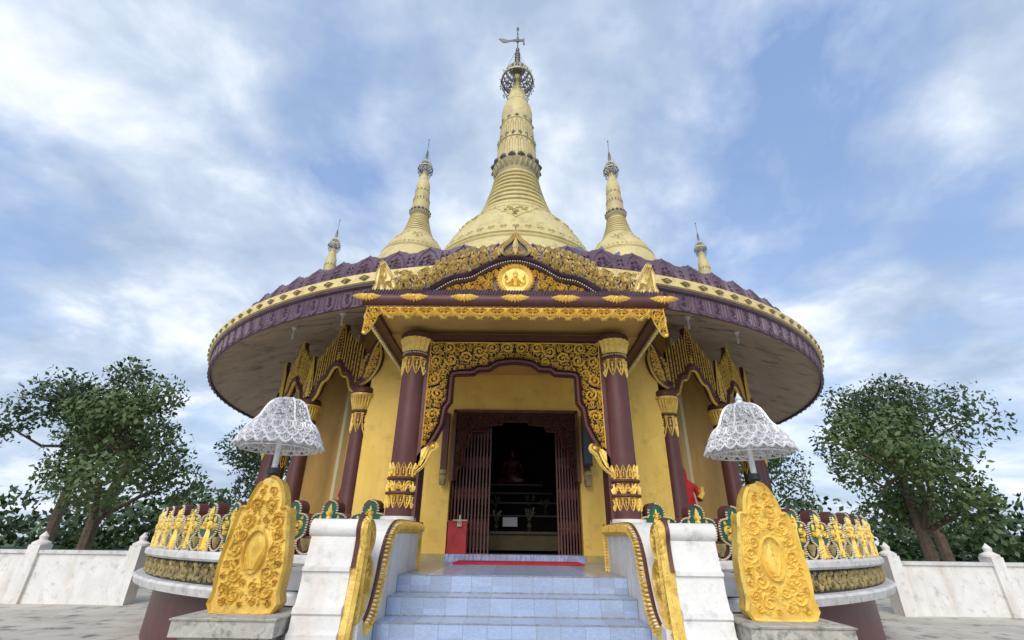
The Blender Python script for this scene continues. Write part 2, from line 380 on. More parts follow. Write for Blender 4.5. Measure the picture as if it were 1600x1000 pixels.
# ================================================================ TEMPLE HALL
hall = thing('temple_hall', 'round yellow temple hall with maroon carved eaves and an arcade', 'temple', (CX, CY, GZ))
RE = 8.1; RC = 6.5; AC = [25, 39, 53, 67, 81]
# platform
b = MB(); b.lathe([(7.9, GZ), (7.9, .0)], 120, (CX, CY), a0=R_(11), a1=R_(349), cap=False); b.build('plinth_wall', PURP, hall)
b = MB(); b.lathe([(8.0, .02), (5.0, .02)], 120, (CX, CY), a0=R_(17), a1=R_(343), cap=False); b.build('arcade_floor', GREYT, hall)
# inner drum behind the arcade, broken at the entrance
A = atan2(2.6, 4.1)
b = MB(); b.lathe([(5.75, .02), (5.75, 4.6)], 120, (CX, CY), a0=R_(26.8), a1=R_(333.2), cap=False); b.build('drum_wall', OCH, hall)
# vestibule: front wall with door opening, cheeks
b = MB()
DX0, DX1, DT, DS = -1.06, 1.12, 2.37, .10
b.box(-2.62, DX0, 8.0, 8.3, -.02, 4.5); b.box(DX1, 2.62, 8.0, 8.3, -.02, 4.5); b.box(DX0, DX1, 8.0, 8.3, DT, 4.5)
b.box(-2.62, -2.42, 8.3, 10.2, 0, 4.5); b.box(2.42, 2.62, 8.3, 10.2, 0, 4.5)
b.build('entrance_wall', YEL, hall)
b = MB(); b.box(-1.7, -1.055, 7.965, 7.995, -.02, .10); b.box(1.115, 1.75, 7.965, 7.995, -.02, .10); b.build('wall_skirting', mat('worn_yellow_base', (.52, .38, .12), (.36, .3, .15), 9, .7, 0, .8, 40), hall)
b = MB(); b.box(DX0, DX1, 7.93, 8.4, -.02, DS); b.build('door_sill', MARB, hall)
# dark shrine room
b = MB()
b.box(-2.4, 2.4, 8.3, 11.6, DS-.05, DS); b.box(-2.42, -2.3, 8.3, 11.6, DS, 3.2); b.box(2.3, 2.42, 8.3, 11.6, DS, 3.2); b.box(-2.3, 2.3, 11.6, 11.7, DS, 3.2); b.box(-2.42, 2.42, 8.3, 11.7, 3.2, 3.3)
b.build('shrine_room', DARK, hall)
# eave soffit, fascia, parapet
b = MB(); b.lathe([(8.06, 3.62), (7.4, 3.93), (6.5, 4.36), (4.8, 4.5)], 140, (CX, CY), a0=R_(14.5), a1=R_(345.5), cap=False); b.build('eave_soffit', SOF, hall)
b = MB(); b.lathe([(7.75, 4.2), (6.6, 4.45), (3.6, 4.7), (3.6, 5.2)], 96, (CX, CY), cap=False); b.build('roof', TEAL, hall)
b = MB(); b.lathe([(8.06, 3.56), (8.10, 3.56), (8.10, 3.9), (8.04, 3.9)], 160, (CX, CY), cap=False); b.lathe([(8.1, 3.86), (8.15, 3.88), (8.15, 3.92), (8.0, 3.93)], 160, (CX, CY), cap=False)
val = b.build('eave_valance', PURPL, hall)
b = MB(); mp = ring(8.1)
nU = 150; dU = 2*pi*8.1/nU
for i in range(-44, 45):
    u = i*dU; hw = dU*.31
    P = [(u-hw, 3.85), (u-hw, 3.64)]+[(u-hw*cos(pi*k/6), 3.64-hw*.75*sin(pi*k/6)) for k in range(1, 6)]+[(u+hw, 3.64), (u+hw, 3.85)]
    b.stroke(P, .028, .022, mp); b.stroke([(u+dU/2, 3.85), (u+dU/2, 3.60)], .03, .02, mp)
    b.scroll(u, 3.70, hw*.62, i, 1, mp, .016, 1.2, .35, False, 9); b.scroll(u, 3.79, hw*.45, i+2, -1, mp, .016, 1.1, .4, False, 8); b.dome(u, 3.56, .022, .02, mp)
b.build('valance_relief', PURPL, hall)
b = MB(); b.lathe([(8.06, 3.9), (8.19, 3.93), (8.21, 4.07), (8.05, 4.09)], 160, (CX, CY), cap=False); b.build('gold_band', GOLDP, hall)
b = MB(); mp = ring(8.2); u = 0; v = 4.0
P = [(u-.085, v), (u-.04, v-.025), (u, v-.045), (u+.04, v-.025), (u+.085, v), (u+.04, v+.02), (u, v+.038), (u-.04, v+.02)]
b.prism(P, -.02, .006, mp); b.stroke(P, .022, .02, mp, closed=True); b.dome(u, v, .028, .03, mp, 6); b.dome(u-.05, v, .012, .02, mp, 5); b.dome(u+.05, v, .012, .02, mp, 5)
for q in (-1, 1): b.leaf(u+q*.03, v, 0 if q > 0 else pi, .075, .03, mp, .02)
loz = b.build('band_lozenge', GOLDG, hall)
for i in range(-44, 45):
    c = loz if i == -44 else loz.copy()
    if c is not loz: COL.objects.link(c)
    c.matrix_basis = about(i*2*pi/nU)
# parapet crest slabs, one per 0.57 m, each copied round the roof
NP = 86; dP = 2*pi*7.95/NP
def slope_ring(u, v, h): return ((7.98-(v-4.07)*.28+h)*sin(u/7.95)+CX, CY-(7.98-(v-4.07)*.28+h)*cos(u/7.95), v)
b = MB(); hw = dP/2
us = [-hw+2*hw*i/24 for i in range(25)]
def ctop(u):
    a = abs(u)/hw
    return 4.08+(.60-.07*a**2*2+.05*math.exp(-(u/.02)**2)+.012*abs(sin(a*9)) if a < .72 else .515+.015*abs(sin(a*14)))
b.strip([(u, 4.07) for u in us], [(u, ctop(u)) for u in us], -.07, .0, slope_ring)
slab = b.build('roof_crest', PURPL, hall)
b = MB(); rr = random.Random(5)
b.stroke([(-.185, 4.09), (-.19, 4.35), (-.17, 4.42), (-.1, 4.57), (-.03, 4.62), (0, 4.68), (.03, 4.62), (.1, 4.57), (.17, 4.42), (.19, 4.35), (.185, 4.09)], .035, .02, slope_ring)
filigree(b, [(-.165, 4.1), (-.17, 4.3), (-.14, 4.41), (-.06, 4.5), (0, 4.58), (.06, 4.5), (.14, 4.41), (.17, 4.3), (.165, 4.1)], slope_ring, .06, .022, .014, 300, rr, fill=.03)
for q in (-1, 1):
    b.stroke([(q*.225, 4.08), (q*.22, 4.3), (q*.235, 4.56)], .03, .02, slope_ring)
    for z in (4.16, 4.27, 4.38, 4.47): b.scroll(q*.262, z, .027, z*9, q, slope_ring, .014, 1.1, .4, False, 8)
rel = b.build('crest_relief', PURPL, slab)
first = True
for i in range(-23, 24):
    M4 = about((i+.5)*2*pi/NP)
    if first: slab.matrix_basis = M4; first = False; continue
    c = slab.copy(); COL.objects.link(c); c.matrix_basis = M4
    r2 = rel.copy(); COL.objects.link(r2); r2.parent = c

# ---- arcade columns
def colmesh(prof, n=28, c=(0, 0)):
    b = MB(); b.lathe(prof, n, c, cap=True); return b
cc = (CX, CY-RC)
sh = colmesh([(.19, .02), (.19, .12), (.165, .16), (.155, .2), (.138, 2.3), (.138, 2.74)], 28, cc)
shaft0 = sh.build('arcade_column', PURP, hall)
b = colmesh([(.15, 2.36), (.175, 2.4), (.185, 2.5), (.2, 2.58), (.235, 2.62), (.235, 2.655), (.2, 2.66)], 36, cc)
mpc = surf(cc, [(.15, 2.36), (.175, 2.4), (.185, 2.5), (.2, 2.58), (.235, 2.62)], .18)
for k in range(26):
    u = k*2*pi*.18/26; b.stroke([(u, 2.38), (u, 2.46), (u, 2.6)], [.02, .036, .03], .014, mpc)
b.build('capital', GOLDD, shaft0)
b = colmesh([(.14, 2.32), (.17, 2.33), (.175, 2.345), (.17, 2.365), (.14, 2.37)], 28, cc); b.build('neck_ring', PURP, shaft0); b = colmesh([(.19, 2.66), (.215, 2.68), (.215, 2.74), (.19, 2.78), (.16, 2.78)], 28, cc); b.build('capital_cap', PURP, shaft0)
def pendant_band(b, mp, circ, z1, depth, n, h=.02, up=1):
    # pointed leaves hanging (up=1) or standing (up=-1) round a shaft
    p = circ/n
    for k in range(n):
        u = (k+.5)*p
        P = [(u-p*.42, z1), (u-p*.43, z1-up*depth*.45), (u-p*.2, z1-up*depth*.8), (u, z1-up*depth), (u+p*.2, z1-up*depth*.8), (u+p*.43, z1-up*depth*.45), (u+p*.42, z1)]
        b.stroke(P, p*.17, h, mp); b.dome(u, z1-up*depth*.42, p*.15, h*1.1, mp, 6); b.leaf(u, z1-up*depth*.4, pi/2*up, depth*.3, p*.2, mp, h); b.stroke([(u-p*.5, z1-up*depth*.03), (u+p*.5, z1-up*depth*.03)], depth*.08, h, mp)
        b.leaf(u, z1-up*depth*.5, -pi/2*up, depth*.3, p*.2, mp, h)
        for q in (-1, 1):
            b.scroll(u+q*p*.19, z1-up*depth*.18, p*.15, q, q, mp, h, 1.1, .36, False, 8)
            b.leaf(u+q*p*.5, z1-up*depth*.1, -pi/2*up, depth*.55, p*.2, mp, h*.9)
b = MB(); mpc = surf(cc, [(.140, 1.9), (.14, 2.4)], .14); pendant_band(b, mpc, 2*pi*.14, 2.32, .36, 7, .022)
b.build('leaf_band', GOLD, shaft0)
kids = list(shaft0.children)
first = True
for s in (-1, 1):
    for a in AC:
        M4 = about(R_(s*a))
        if first: shaft0.matrix_basis = M4; first = False; continue
        c = shaft0.copy(); COL.objects.link(c); c.matrix_basis = M4
        for k in kids: k2 = k.copy(); COL.objects.link(k2); k2.parent = c

# ---- arch crests between the columns
half = R_(7)*RC
bandp = [(0, 3.40), (.09, 3.385), (.17, 3.32), (.23, 3.22), (.28, 3.16), (.35, 3.15), (.42, 3.10), (.48, 3.0), (.53, 2.88), (.60, 2.82), (.67, 2.84), (.70, 2.90), (.665, 2.945)]
bs = smoothpath(bandp, 3)
mpr = ring(RC+.07)
full = [(-x, y) for x, y in bs[::-1]][:-1]+bs
# plate: from band up to stepped flame outline
def crest_top(u):
    a = abs(u)
    if 1:
      for lim, z in ((.10, 4.28), (.17, 4.09), (.25, 3.99), (.33, 3.92), (.41, 3.85), (.49, 3.79), (.57, 3.73), (.66, 3.66), (.8, 3.5)):
        if a <= lim: return z-.05-.9*(max(0, a-lim+.05))*.3
    return 3.2
def band_z(u):
    a = abs(u)
    if a > .62: return 2.82
    best = min(bs, key=lambda p: abs(p[0]-a) if p[1] > 2.8 else 9); return best[1]-.02
us = [-half+2*half*i/90 for i in range(91)]
b = MB(); b.strip([(u, band_z(u)-.02) for u in us], [(u, crest_top(u)) for u in us], -.09, -.015, mpr)
crest0 = b.build('arch_crest', PURP, hall)
b = MB(); b.stroke(full, .14, .06, mpr, back=-.12); b.build('arch_band', PURP, crest0)
b = MB()
def offs(P, d):
    o = []
    for i in range(len(P)):
        a = P[max(0, i-1)]; c = P[min(len(P)-1, i+1)]; l = hypot(c[0]-a[0], c[1]-a[1]) or 1; o.append((P[i][0]+d*(c[1]-a[1])/l, P[i][1]-d*(c[0]-a[0])/l))
    return o
inner = [p for p in full if abs(p[0]) < .635 or p[1] < 2.84]
lo = offs(inner, .078); b.stroke(lo, .026, .035, mpr, back=-.03); b.beads(offs(inner, .092), .03, .012, mpr, .028)
# vertical flame strips
xs = [-.67, -.59, -.51, -.43, -.35, -.27, -.19, .19, .27, .35, .43, .51, .59, .67]
for i, u in enumerate(xs):
    z0 = band_z(u)+.05; z1 = crest_top(abs(u)-.012)+.02
    if i % 2 == 0 if u < 0 else i % 2: # beaded rib
        b.stroke([(u, z0), (u, z1-.06), (u, z1+.09)], [.018, .016, .004], .016, mpr); b.beads([(u, z0), (u, z1-.02)], .034, .010, mpr, .022)
    else:   # climbing scroll strip
        z = z0+.03; k = 0
        while z < z1-.05: b.scroll(u+(.005 if k % 2 else -.005), z, .024, 1.5, 1 if k % 2 else -1, mpr, .018, 1.1, .32, False, 8); b.leaf(u, z, 1.1 if k % 2 else 2.0, .045, .014, mpr, .016); z += .052; k += 1
        b.leaf(u, z1-.08, pi/2, .17, .035, mpr, .02)
# centre flame
for q in (-1, 1):
    b.stroke([(q*.12, 3.44), (q*.12, 3.8), (q*.105, 4.0), (q*.06, 4.15), (0, 4.3)], [.016]*4+[.004], .018, mpr); b.beads([(q*.12, 3.46), (q*.12, 3.8), (q*.105, 4.0)], .035, .009, mpr, .022)
    z = 3.5; k = 0
    while z < 4.06: b.scroll(q*(.045-.02*(z-3.5)), z, .024, k, q, mpr, .018, 1, .32, False, 8); z += .062; k += 1
b.leaf(0, 3.44, pi/2, .20, .04, mpr, .03); b.leaf(0, 4.08, pi/2, .2, .02, mpr, .015)
b.build('flame_relief', GOLD, crest0)
bp_ = MB(); bp_.stroke([(-.012, 3.5), (0, 4.36), (.012, 3.5)], .02, .02, mpr)
kids = list(crest0.children)
bays = [AC[i]+7 for i in range(4)]
first = True
for s in (-1, 1):
    for a in bays:
        M4 = about(R_(s*a))
        if first: crest0.matrix_basis = M4; first = False; continue
        c = crest0.copy(); COL.objects.link(c); c.matrix_basis = M4
        for k in kids: k2 = k.copy(); COL.objects.link(k2); k2.parent = c
# pointed leaf over each inner column
mpl = ring(RC+.10)
def pointed_leaf(b, mp, u0, z0, H, W, relief=False):
    oe = [(u0-W*.35, z0), (u0-W*.6, z0+H*.18), (u0-W*.45, z0+H*.4), (u0-W*.22, z0+H*.7), (u0, z0+H), (u0+W*.22, z0+H*.7), (u0+W*.45, z0+H*.4), (u0+W*.6, z0+H*.18), (u0+W*.35, z0)]
    if not relief: b.prism(oe, -.04, .012, mp); return
    mp0 = mp; mp = lambda u, v, h: mp0(u, v, h+.012)
    b.stroke(oe, W*.08, .02, mp, back=0)
    b.stroke([(u0, z0), (u0, z0+H*.5), (u0, z0+H*.97)], [W*.1, W*.12, .01], .03, mp)
    for k in range(9):
        z = z0+H*(.04+.095*k); w = W*(.5-.05*k)
        for q in (-1, 1): b.leaf(u0+q*w*.2, z, pi/2-q*.7, H*.12*(1-.05*k), W*.09, mp, .024, curl=q*.5)
b = MB(); pointed_leaf(b, mpl, 0, 2.83, .88, .25); lf0 = b.build('column_leaf', PURP, hall); b = MB(); pointed_leaf(b, mpl, 0, 2.83, .88, .25, True); lfr = b.build('leaf_relief', GOLD, lf0)
first = True
for s in (-1, 1):
    for a in AC[1:]:
        M4 = about(R_(s*a))
        if first: lf0.matrix_basis = M4; first = False; continue
        c = lf0.copy(); COL.objects.link(c); c.matrix_basis = M4; d = lfr.copy(); COL.objects.link(d); d.parent = c
# end wings towards the porch
for s in (-1, 1):
    mp = (lambda s: lambda u, v, h: ring(RC+.07)(s*u, v, h))(s)
    a25 = R_(25)*RC
    O = smoothpath([(a25+.20, 2.86), (a25+.08, 2.84), (a25-.10, 2.92), (a25-.25, 3.12), (a25-.30, 3.38), (a25-.26, 3.58), (a25-.38, 3.95), (a25-.24, 3.80), (a25-.10, 3.68), (a25+.0, 3.55), (a25+.13, 3.40), (a25+.20, 3.2)], 3)
    b = MB(); b.prism(O, -.34, 0, mp)
    wing = b.build('end_wing', PURP, hall)
    b = MB(); bI = [(u, v) for u, v in O]
    edge = [p for p in O if p[1] < 3.82 and p[0] < a25+.1]
    b.stroke(O[3:16], .03, .035, mp); b.beads(offs(O[3:19], .012), .035, .015, mp, .04); b.stroke(smoothpath([(a25+.03, 2.98), (a25-.04, 3.2), (a25-.1, 3.45), (a25-.16, 3.6), (a25-.27, 3.76)], 3), .03, .035, mp)
    filigree(b, [(a25+.02, 2.93), (a25-.10, 2.99), (a25-.21, 3.14), (a25-.25, 3.38), (a25-.21, 3.58), (a25-.1, 3.55), (a25-.03, 3.4), (a25+.04, 3.1)], mp, .085, .02, .02, 500, random.Random(2), fill=.026)
    filigree(b, [(a25+.09, 3.0), (a25+.16, 3.0), (a25+.16, 3.3), (a25+.02, 3.48), (a25-.02, 3.46), (a25+.05, 3.3)], mp, .04, .018, .02, 300, random.Random(4), fill=.026)
    b.build('wing_relief', GOLD, wing)
    # thick plaster shoulder running back to the wall
    b = MB(); O2 = [(a25-.10+.36*cos(q*pi/10), 3.2+.40*sin(q*pi/10)) for q in range(20)]
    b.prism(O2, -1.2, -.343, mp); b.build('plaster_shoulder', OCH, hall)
# downpipes against the drum beside the second columns
for s in (-1, 1):
    a = R_(36.5)*s; b = MB(); x, y = CX+5.8*sin(a), CY-5.8*cos(a); b.box(x-.05, x+.05, y-.05, y+.05, .02, 4.4, a); b.build('corner_strip', CREAMP, hall)

# ================================================================ CARVED DOOR SURROUND
fr = [(-1.06, 2.36), (1.12, 2.36)]
arcL = [(-.955, 1.20), (-.945, 1.355), (-.872, 1.437), (-.868, 1.70), (-.775, 1.745), (-.767, 1.908), (-.72, 2.0), (-.498, 2.015), (-.467, 2.11), (-.211, 2.125), (-.168, 2.18), (.03, 2.18)]
arc = arcL+[(.06-x, y) for x, y in arcL[::-1]][1:]
mp = front(7.97)
b = MB(); b.box(DX0, DX0+.05, 7.94, 8.02, 1.18, 2.36); b.box(DX1-.05, DX1, 7.94, 8.02, 1.18, 2.36); b.box(DX0, DX1, 7.94, 8.02, 2.33, 2.38)
b.stroke([(DX0, 1.19), (-1.03, 1.22), (-.99, 1.2)]+arc+[(1.05, 1.2), (1.09, 1.22), (DX1, 1.19)], .03, .03, mp, back=-.03)
sur = b.build('door_surround', BROWN, hall)
b = MB(); P = [(-1.0, 1.22)]+arcL+[(.06-x, y) for x, y in arcL[::-1]][1:]+[(1.06, 1.22), (1.06, 2.32), (-1.0, 2.32)]
filigree(b, P, mp, .08, .02, .022, 700, random.Random(8), fill=.03)
b.build('fretwork', BROWN, sur)
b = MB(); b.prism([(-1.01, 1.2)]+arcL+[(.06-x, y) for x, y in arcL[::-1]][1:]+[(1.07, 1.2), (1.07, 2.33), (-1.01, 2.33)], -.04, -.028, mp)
b.build('dark_gap_plate', mat('dark_stained_wood', (.04, .014, .01), (.03, .01, .008), 8, .5), sur)
# wall corbels left and right of the door
for s, x in ((-1, -1.17), (1, 1.23)):
    b = MB(); b.box(x-.05, x+.05, 7.86, 8.0, 1.3, 2.3); c = b.build('wall_corbel', PURP, hall)
    b = MB(); b.lathe([(.001, 1.10), (.05, 1.11), (.062, 1.16), (.062, 1.24), (.05, 1.26), (.07, 1.28), (.07, 1.33), (.05, 1.35)], 16, (x, 7.9)); b.build('corbel_cup', GOLDG, c)

# ================================================================ FOLDING GATES, SHRINE FURNITURE, DOOR THINGS
def gate(x0, x1, n, label):
    g = thing('folding_gate', label, 'gate', ((x0+x1)/2, 8.14, DS), 'folding lattice gates in the doorway')
    for k in range(n):
        x = x0+(x1-x0)*k/(n-1); b = MB(); b.box(x-.011, x+.011, 8.12, 8.135, DS, 2.34); b.box(x-.011, x+.011, 8.15, 8.165, DS, 2.34); b.build('upright', GATE, g)
    p = (x1-x0)/(n-1)
    for z0 in (.35, .85, 1.35, 1.85):
        b = MB()
        for k in range(n-1):
            x = x0+p*k
            for q in (0, 1): b.tube([(x, 8.142, z0+.32*q), (x+p, 8.142, z0+.32*(1-q))], .007, 5)
        b.build('lattice', GATE, g)
    b = MB(); b.box(x0, x1, 8.11, 8.17, 2.33, 2.36); b.build('track', GATE, g); b = MB(); b.box(x0, x1, 8.11, 8.17, DS, DS+.012); b.build('track', GATE, g)
    return g
gate(-1.02, -.40, 12, 'maroon folding lattice gate drawn back behind the red box')
gate(.74, 1.08, 8, 'narrow maroon folding lattice gate without a box before it')
bx = thing('donation_box', 'tall red donation box with padlocked lid inside the doorway', 'donation box', (-.89, 8.05, DS))
b = MB(); b.box(-1.035, -.735, 7.955, 8.09, DS, .55); b.build('box_body', REDB, bx)
b = MB(); b.box(-1.05, -.72, 7.945, 8.1, .551, .575); b.build('lid', REDB, bx)
b = MB(); b.box(-.96, -.73, 7.93, 7.944, .575, .592); b.box(-.86, -.835, 7.925, 7.942, .50, .66); b.tube([(-.85, 7.93, .575+.03*cos(a)) if 0 else (-.85+.03*sin(a), 7.93, .545+.03*cos(a)) for a in [k*pi/6 for k in range(12)]], .006, 5, True); b.box(-.885, -.815, 7.92, 7.94, .49, .53)
b.build('padlock_hasp', GSIL, bx)
cp = MB(); cp.add([(-.86, 7.05, .004), (1.02, 7.05, .004), (.93, 7.7, .004), (-.8, 7.7, .004)], [(0, 1, 2, 3)])
cp = MB(); cp.box(-.83, 1.0, 7.12, 7.88, .004, .02)
tag(cp.build('door_mat', RED, loc=(.08, 7.5, .004)), 'long red carpet laid before the door sill', 'carpet')
sp_ = thing('wall_speaker', 'dark rectangular speaker box on the wall right of the door', 'speaker', (1.22, 7.9, 1.45))
b = MB(); b.box(1.15, 1.30, 7.74, 7.85, 1.42, 2.1); b.build('cabinet', BLK, sp_); b = MB(); b.box(1.165, 1.285, 7.73, 7.74, 1.45, 2.07); b.build('grille', mat('dark_blue_grille', (.03, .05, .07), None, 4, .4), sp_)
tb = thing('altar_table', 'long low altar table across the dark shrine room', 'table', (0, 9.0, DS))
b = MB(); b.box(-.95, .95, 8.85, 9.5, .40, .44); b.build('tabletop', ALTG, tb)
b = MB(); b.box(-.93, .93, 8.9, 8.93, .14, .40); b.build('front_panel', mat('dull_yellow_cloth', (.10, .08, .03), (.07, .055, .02), 5, .8), tb)
for x in (-.9, .9):
    b = MB(); b.box(x-.03, x+.03, 8.86, 8.9, DS, .40); b.build('leg', ALT, tb)
sg = MB(); sg.box(-.18, .08, 8.90, 8.915, .52, .67)
s_ = tag(sg.build('notice_sheet', PAPER, loc=(-.05, 8.9, .44)), 'small pale printed notice standing on the altar table', 'notice')
b = MB()
for k in range(4):
    for x in [(-.15+.01*j) for j in range(0, 21)]:
        if (int(x*1000)*7+k*3) % 5: b.box(x, x+.008, 8.896, 8.8985, .645-.028*k, .653-.028*k)
b.build('printed_lines', BLK, s_)
b = MB(); b.box(-.12, -.10, 8.895, 8.91, .44, .52); b.box(0, .02, 8.895, 8.91, .44, .52); b.build('stand', BLK, s_)
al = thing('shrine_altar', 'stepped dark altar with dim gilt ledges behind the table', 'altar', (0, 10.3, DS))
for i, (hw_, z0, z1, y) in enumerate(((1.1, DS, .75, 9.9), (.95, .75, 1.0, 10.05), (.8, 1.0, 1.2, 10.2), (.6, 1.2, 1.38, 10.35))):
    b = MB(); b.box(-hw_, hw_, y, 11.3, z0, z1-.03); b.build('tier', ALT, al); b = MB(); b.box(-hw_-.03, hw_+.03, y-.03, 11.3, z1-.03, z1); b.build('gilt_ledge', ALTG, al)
for i, (x, y, z, lb) in enumerate(((-.62, 10.0, .75, 'dim brass offering vase, leftmost on the lowest altar tier'), (-.35, 9.98, .75, 'dim brass offering vase left of the notice on the altar tier'), (.34, 9.98, .75, 'dim brass offering vase right of centre on the altar tier'), (.66, 10.0, .75, 'dim brass offering vase, rightmost on the lowest altar tier'), (-.3, 9.05, .44, 'small dark vase on the altar table left of the notice'), (.3, 9.05, .44, 'small dark vase on the altar table right of the notice'))):
    t = thing('offering_vase', lb, 'vase', (x, y, z), 'vases of offerings in the shrine'); k = .6+.1*(i % 3)
    b = MB(); b.lathe([(.04*k, z), (.03*k, z+.02*k), (.07*k, z+.1*k), (.05*k, z+.16*k), (.03*k, z+.2*k), (.05*k, z+.24*k)], 12, (x, y)); b.build('body', ALTG, t)
    b = MB(); rq = random.Random(i)
    for q in range(14): a = rq.uniform(0, 6.28); b.tube([(x, y, z+.2*k), (x+.05*cos(a), y+.05*sin(a), z+.34*k), (x+.11*cos(a)*rq.uniform(.4, 1), y+.1*sin(a), z+rq.uniform(.36, .52)*k)], [.004, .004, .014], 4)
    b.build('flowers', mat('faded_flowers', (.16, .13, .09), (.06, .09, .05), 30, .8), t)
def skin_figure(name, J, E, m, parent=None, sub=2):
    me = bpy.data.meshes.new(name); me.from_pydata([j[0] for j in J], E, []); o = bpy.data.objects.new(name, me); COL.objects.link(o)
    k = o.modifiers.new('s', 'SKIN'); 
    for i, j in enumerate(J): me.skin_vertices[0].data[i].radius = (j[1], j[2] if len(j) > 2 else j[1])
    me.skin_vertices[0].data[0].use_root = True
    q = o.modifiers.new('u', 'SUBSURF'); q.levels = sub; q.render_levels = sub
    dg = bpy.context.evaluated_depsgraph_get(); ev = o.evaluated_get(dg); nm = bpy.data.meshes.new_from_object(ev)
    o.modifiers.clear(); o.data = nm; nm.materials.clear(); nm.materials.append(m); nm.shade_smooth()
    if parent: put(o, parent)
    return o
def mkskin(me):
    pass
# seated figure on the altar, dim in the dark
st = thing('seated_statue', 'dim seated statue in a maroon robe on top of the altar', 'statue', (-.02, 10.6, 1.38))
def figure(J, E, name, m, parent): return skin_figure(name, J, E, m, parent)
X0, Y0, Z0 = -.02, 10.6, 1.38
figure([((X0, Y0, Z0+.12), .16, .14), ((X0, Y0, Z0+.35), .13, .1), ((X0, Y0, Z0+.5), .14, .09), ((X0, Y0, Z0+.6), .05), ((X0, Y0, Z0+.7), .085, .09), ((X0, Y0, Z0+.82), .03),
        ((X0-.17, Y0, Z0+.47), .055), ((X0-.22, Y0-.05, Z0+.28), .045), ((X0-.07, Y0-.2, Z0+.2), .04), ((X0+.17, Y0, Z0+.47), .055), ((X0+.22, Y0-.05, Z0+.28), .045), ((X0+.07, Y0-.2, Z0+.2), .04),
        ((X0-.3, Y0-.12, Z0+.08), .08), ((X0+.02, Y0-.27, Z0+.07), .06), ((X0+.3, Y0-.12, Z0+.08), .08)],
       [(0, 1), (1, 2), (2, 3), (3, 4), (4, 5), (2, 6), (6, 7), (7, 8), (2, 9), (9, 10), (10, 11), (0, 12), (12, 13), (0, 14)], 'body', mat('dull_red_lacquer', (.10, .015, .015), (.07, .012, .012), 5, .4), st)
# standing robed statues in the arcade
for s, x, y, lb in ((-1, -2.86, 8.75, 'standing statue in a red robe with gilt hand, half hidden by the left arcade column'), (1, 3.06, 8.62, 'standing statue in a red robe with gilt sleeve, beside the right arcade column')):
    t = thing('robed_statue', lb, 'statue', (x, y, .02)); z = .02
    figure([((x, y, z+0.827), .17, .15), ((x, y, z+0.392), .19, .17), ((x, y, z+.03), .22, .2), ((x, y, z+1.044), .16, .12), ((x, y, z+1.201), .17, .11), ((x, y, z+1.305), .055), ((x, y, z+1.409), .085, .1), ((x, y, z+1.531), .03),
            ((x-.2, y, z+1.166), .06), ((x-.25, y-.02, z+0.957), .055), ((x-.16, y-.18, z+1.000), .06), ((x+.2, y, z+1.166), .06), ((x+.25, y-.02, z+0.957), .055), ((x+.16, y-.18, z+1.000), .06)],
           [(0, 1), (1, 2), (0, 3), (3, 4), (4, 5), (5, 6), (6, 7), (4, 8), (8, 9), (9, 10), (4, 11), (11, 12), (12, 13)], 'robed_body', ROBE, t)
    b = MB(); hx = x+s*(-.27 if s < 0 else .0)
    hx = x+(.20 if s < 0 else .22); b.tube([(hx-.05, y-.2, z+0.974), (hx, y-.22, z+1.044), (hx+.01, y-.2, z+1.131)], [.05, .045, .02], 8)
    for q in range(4): b.tube([(hx-.02+.012*q, y-.23, z+1.079), (hx-.02+.015*q, y-.24, z+1.157+.01*(q % 2))], [.008, .005], 6)
    b.tube([(hx-.04, y-.22, z+1.061), (hx-.06, y-.23, z+1.114)], [.009, .006], 6)
    b.build('gilt_hand', GOLDD, t)

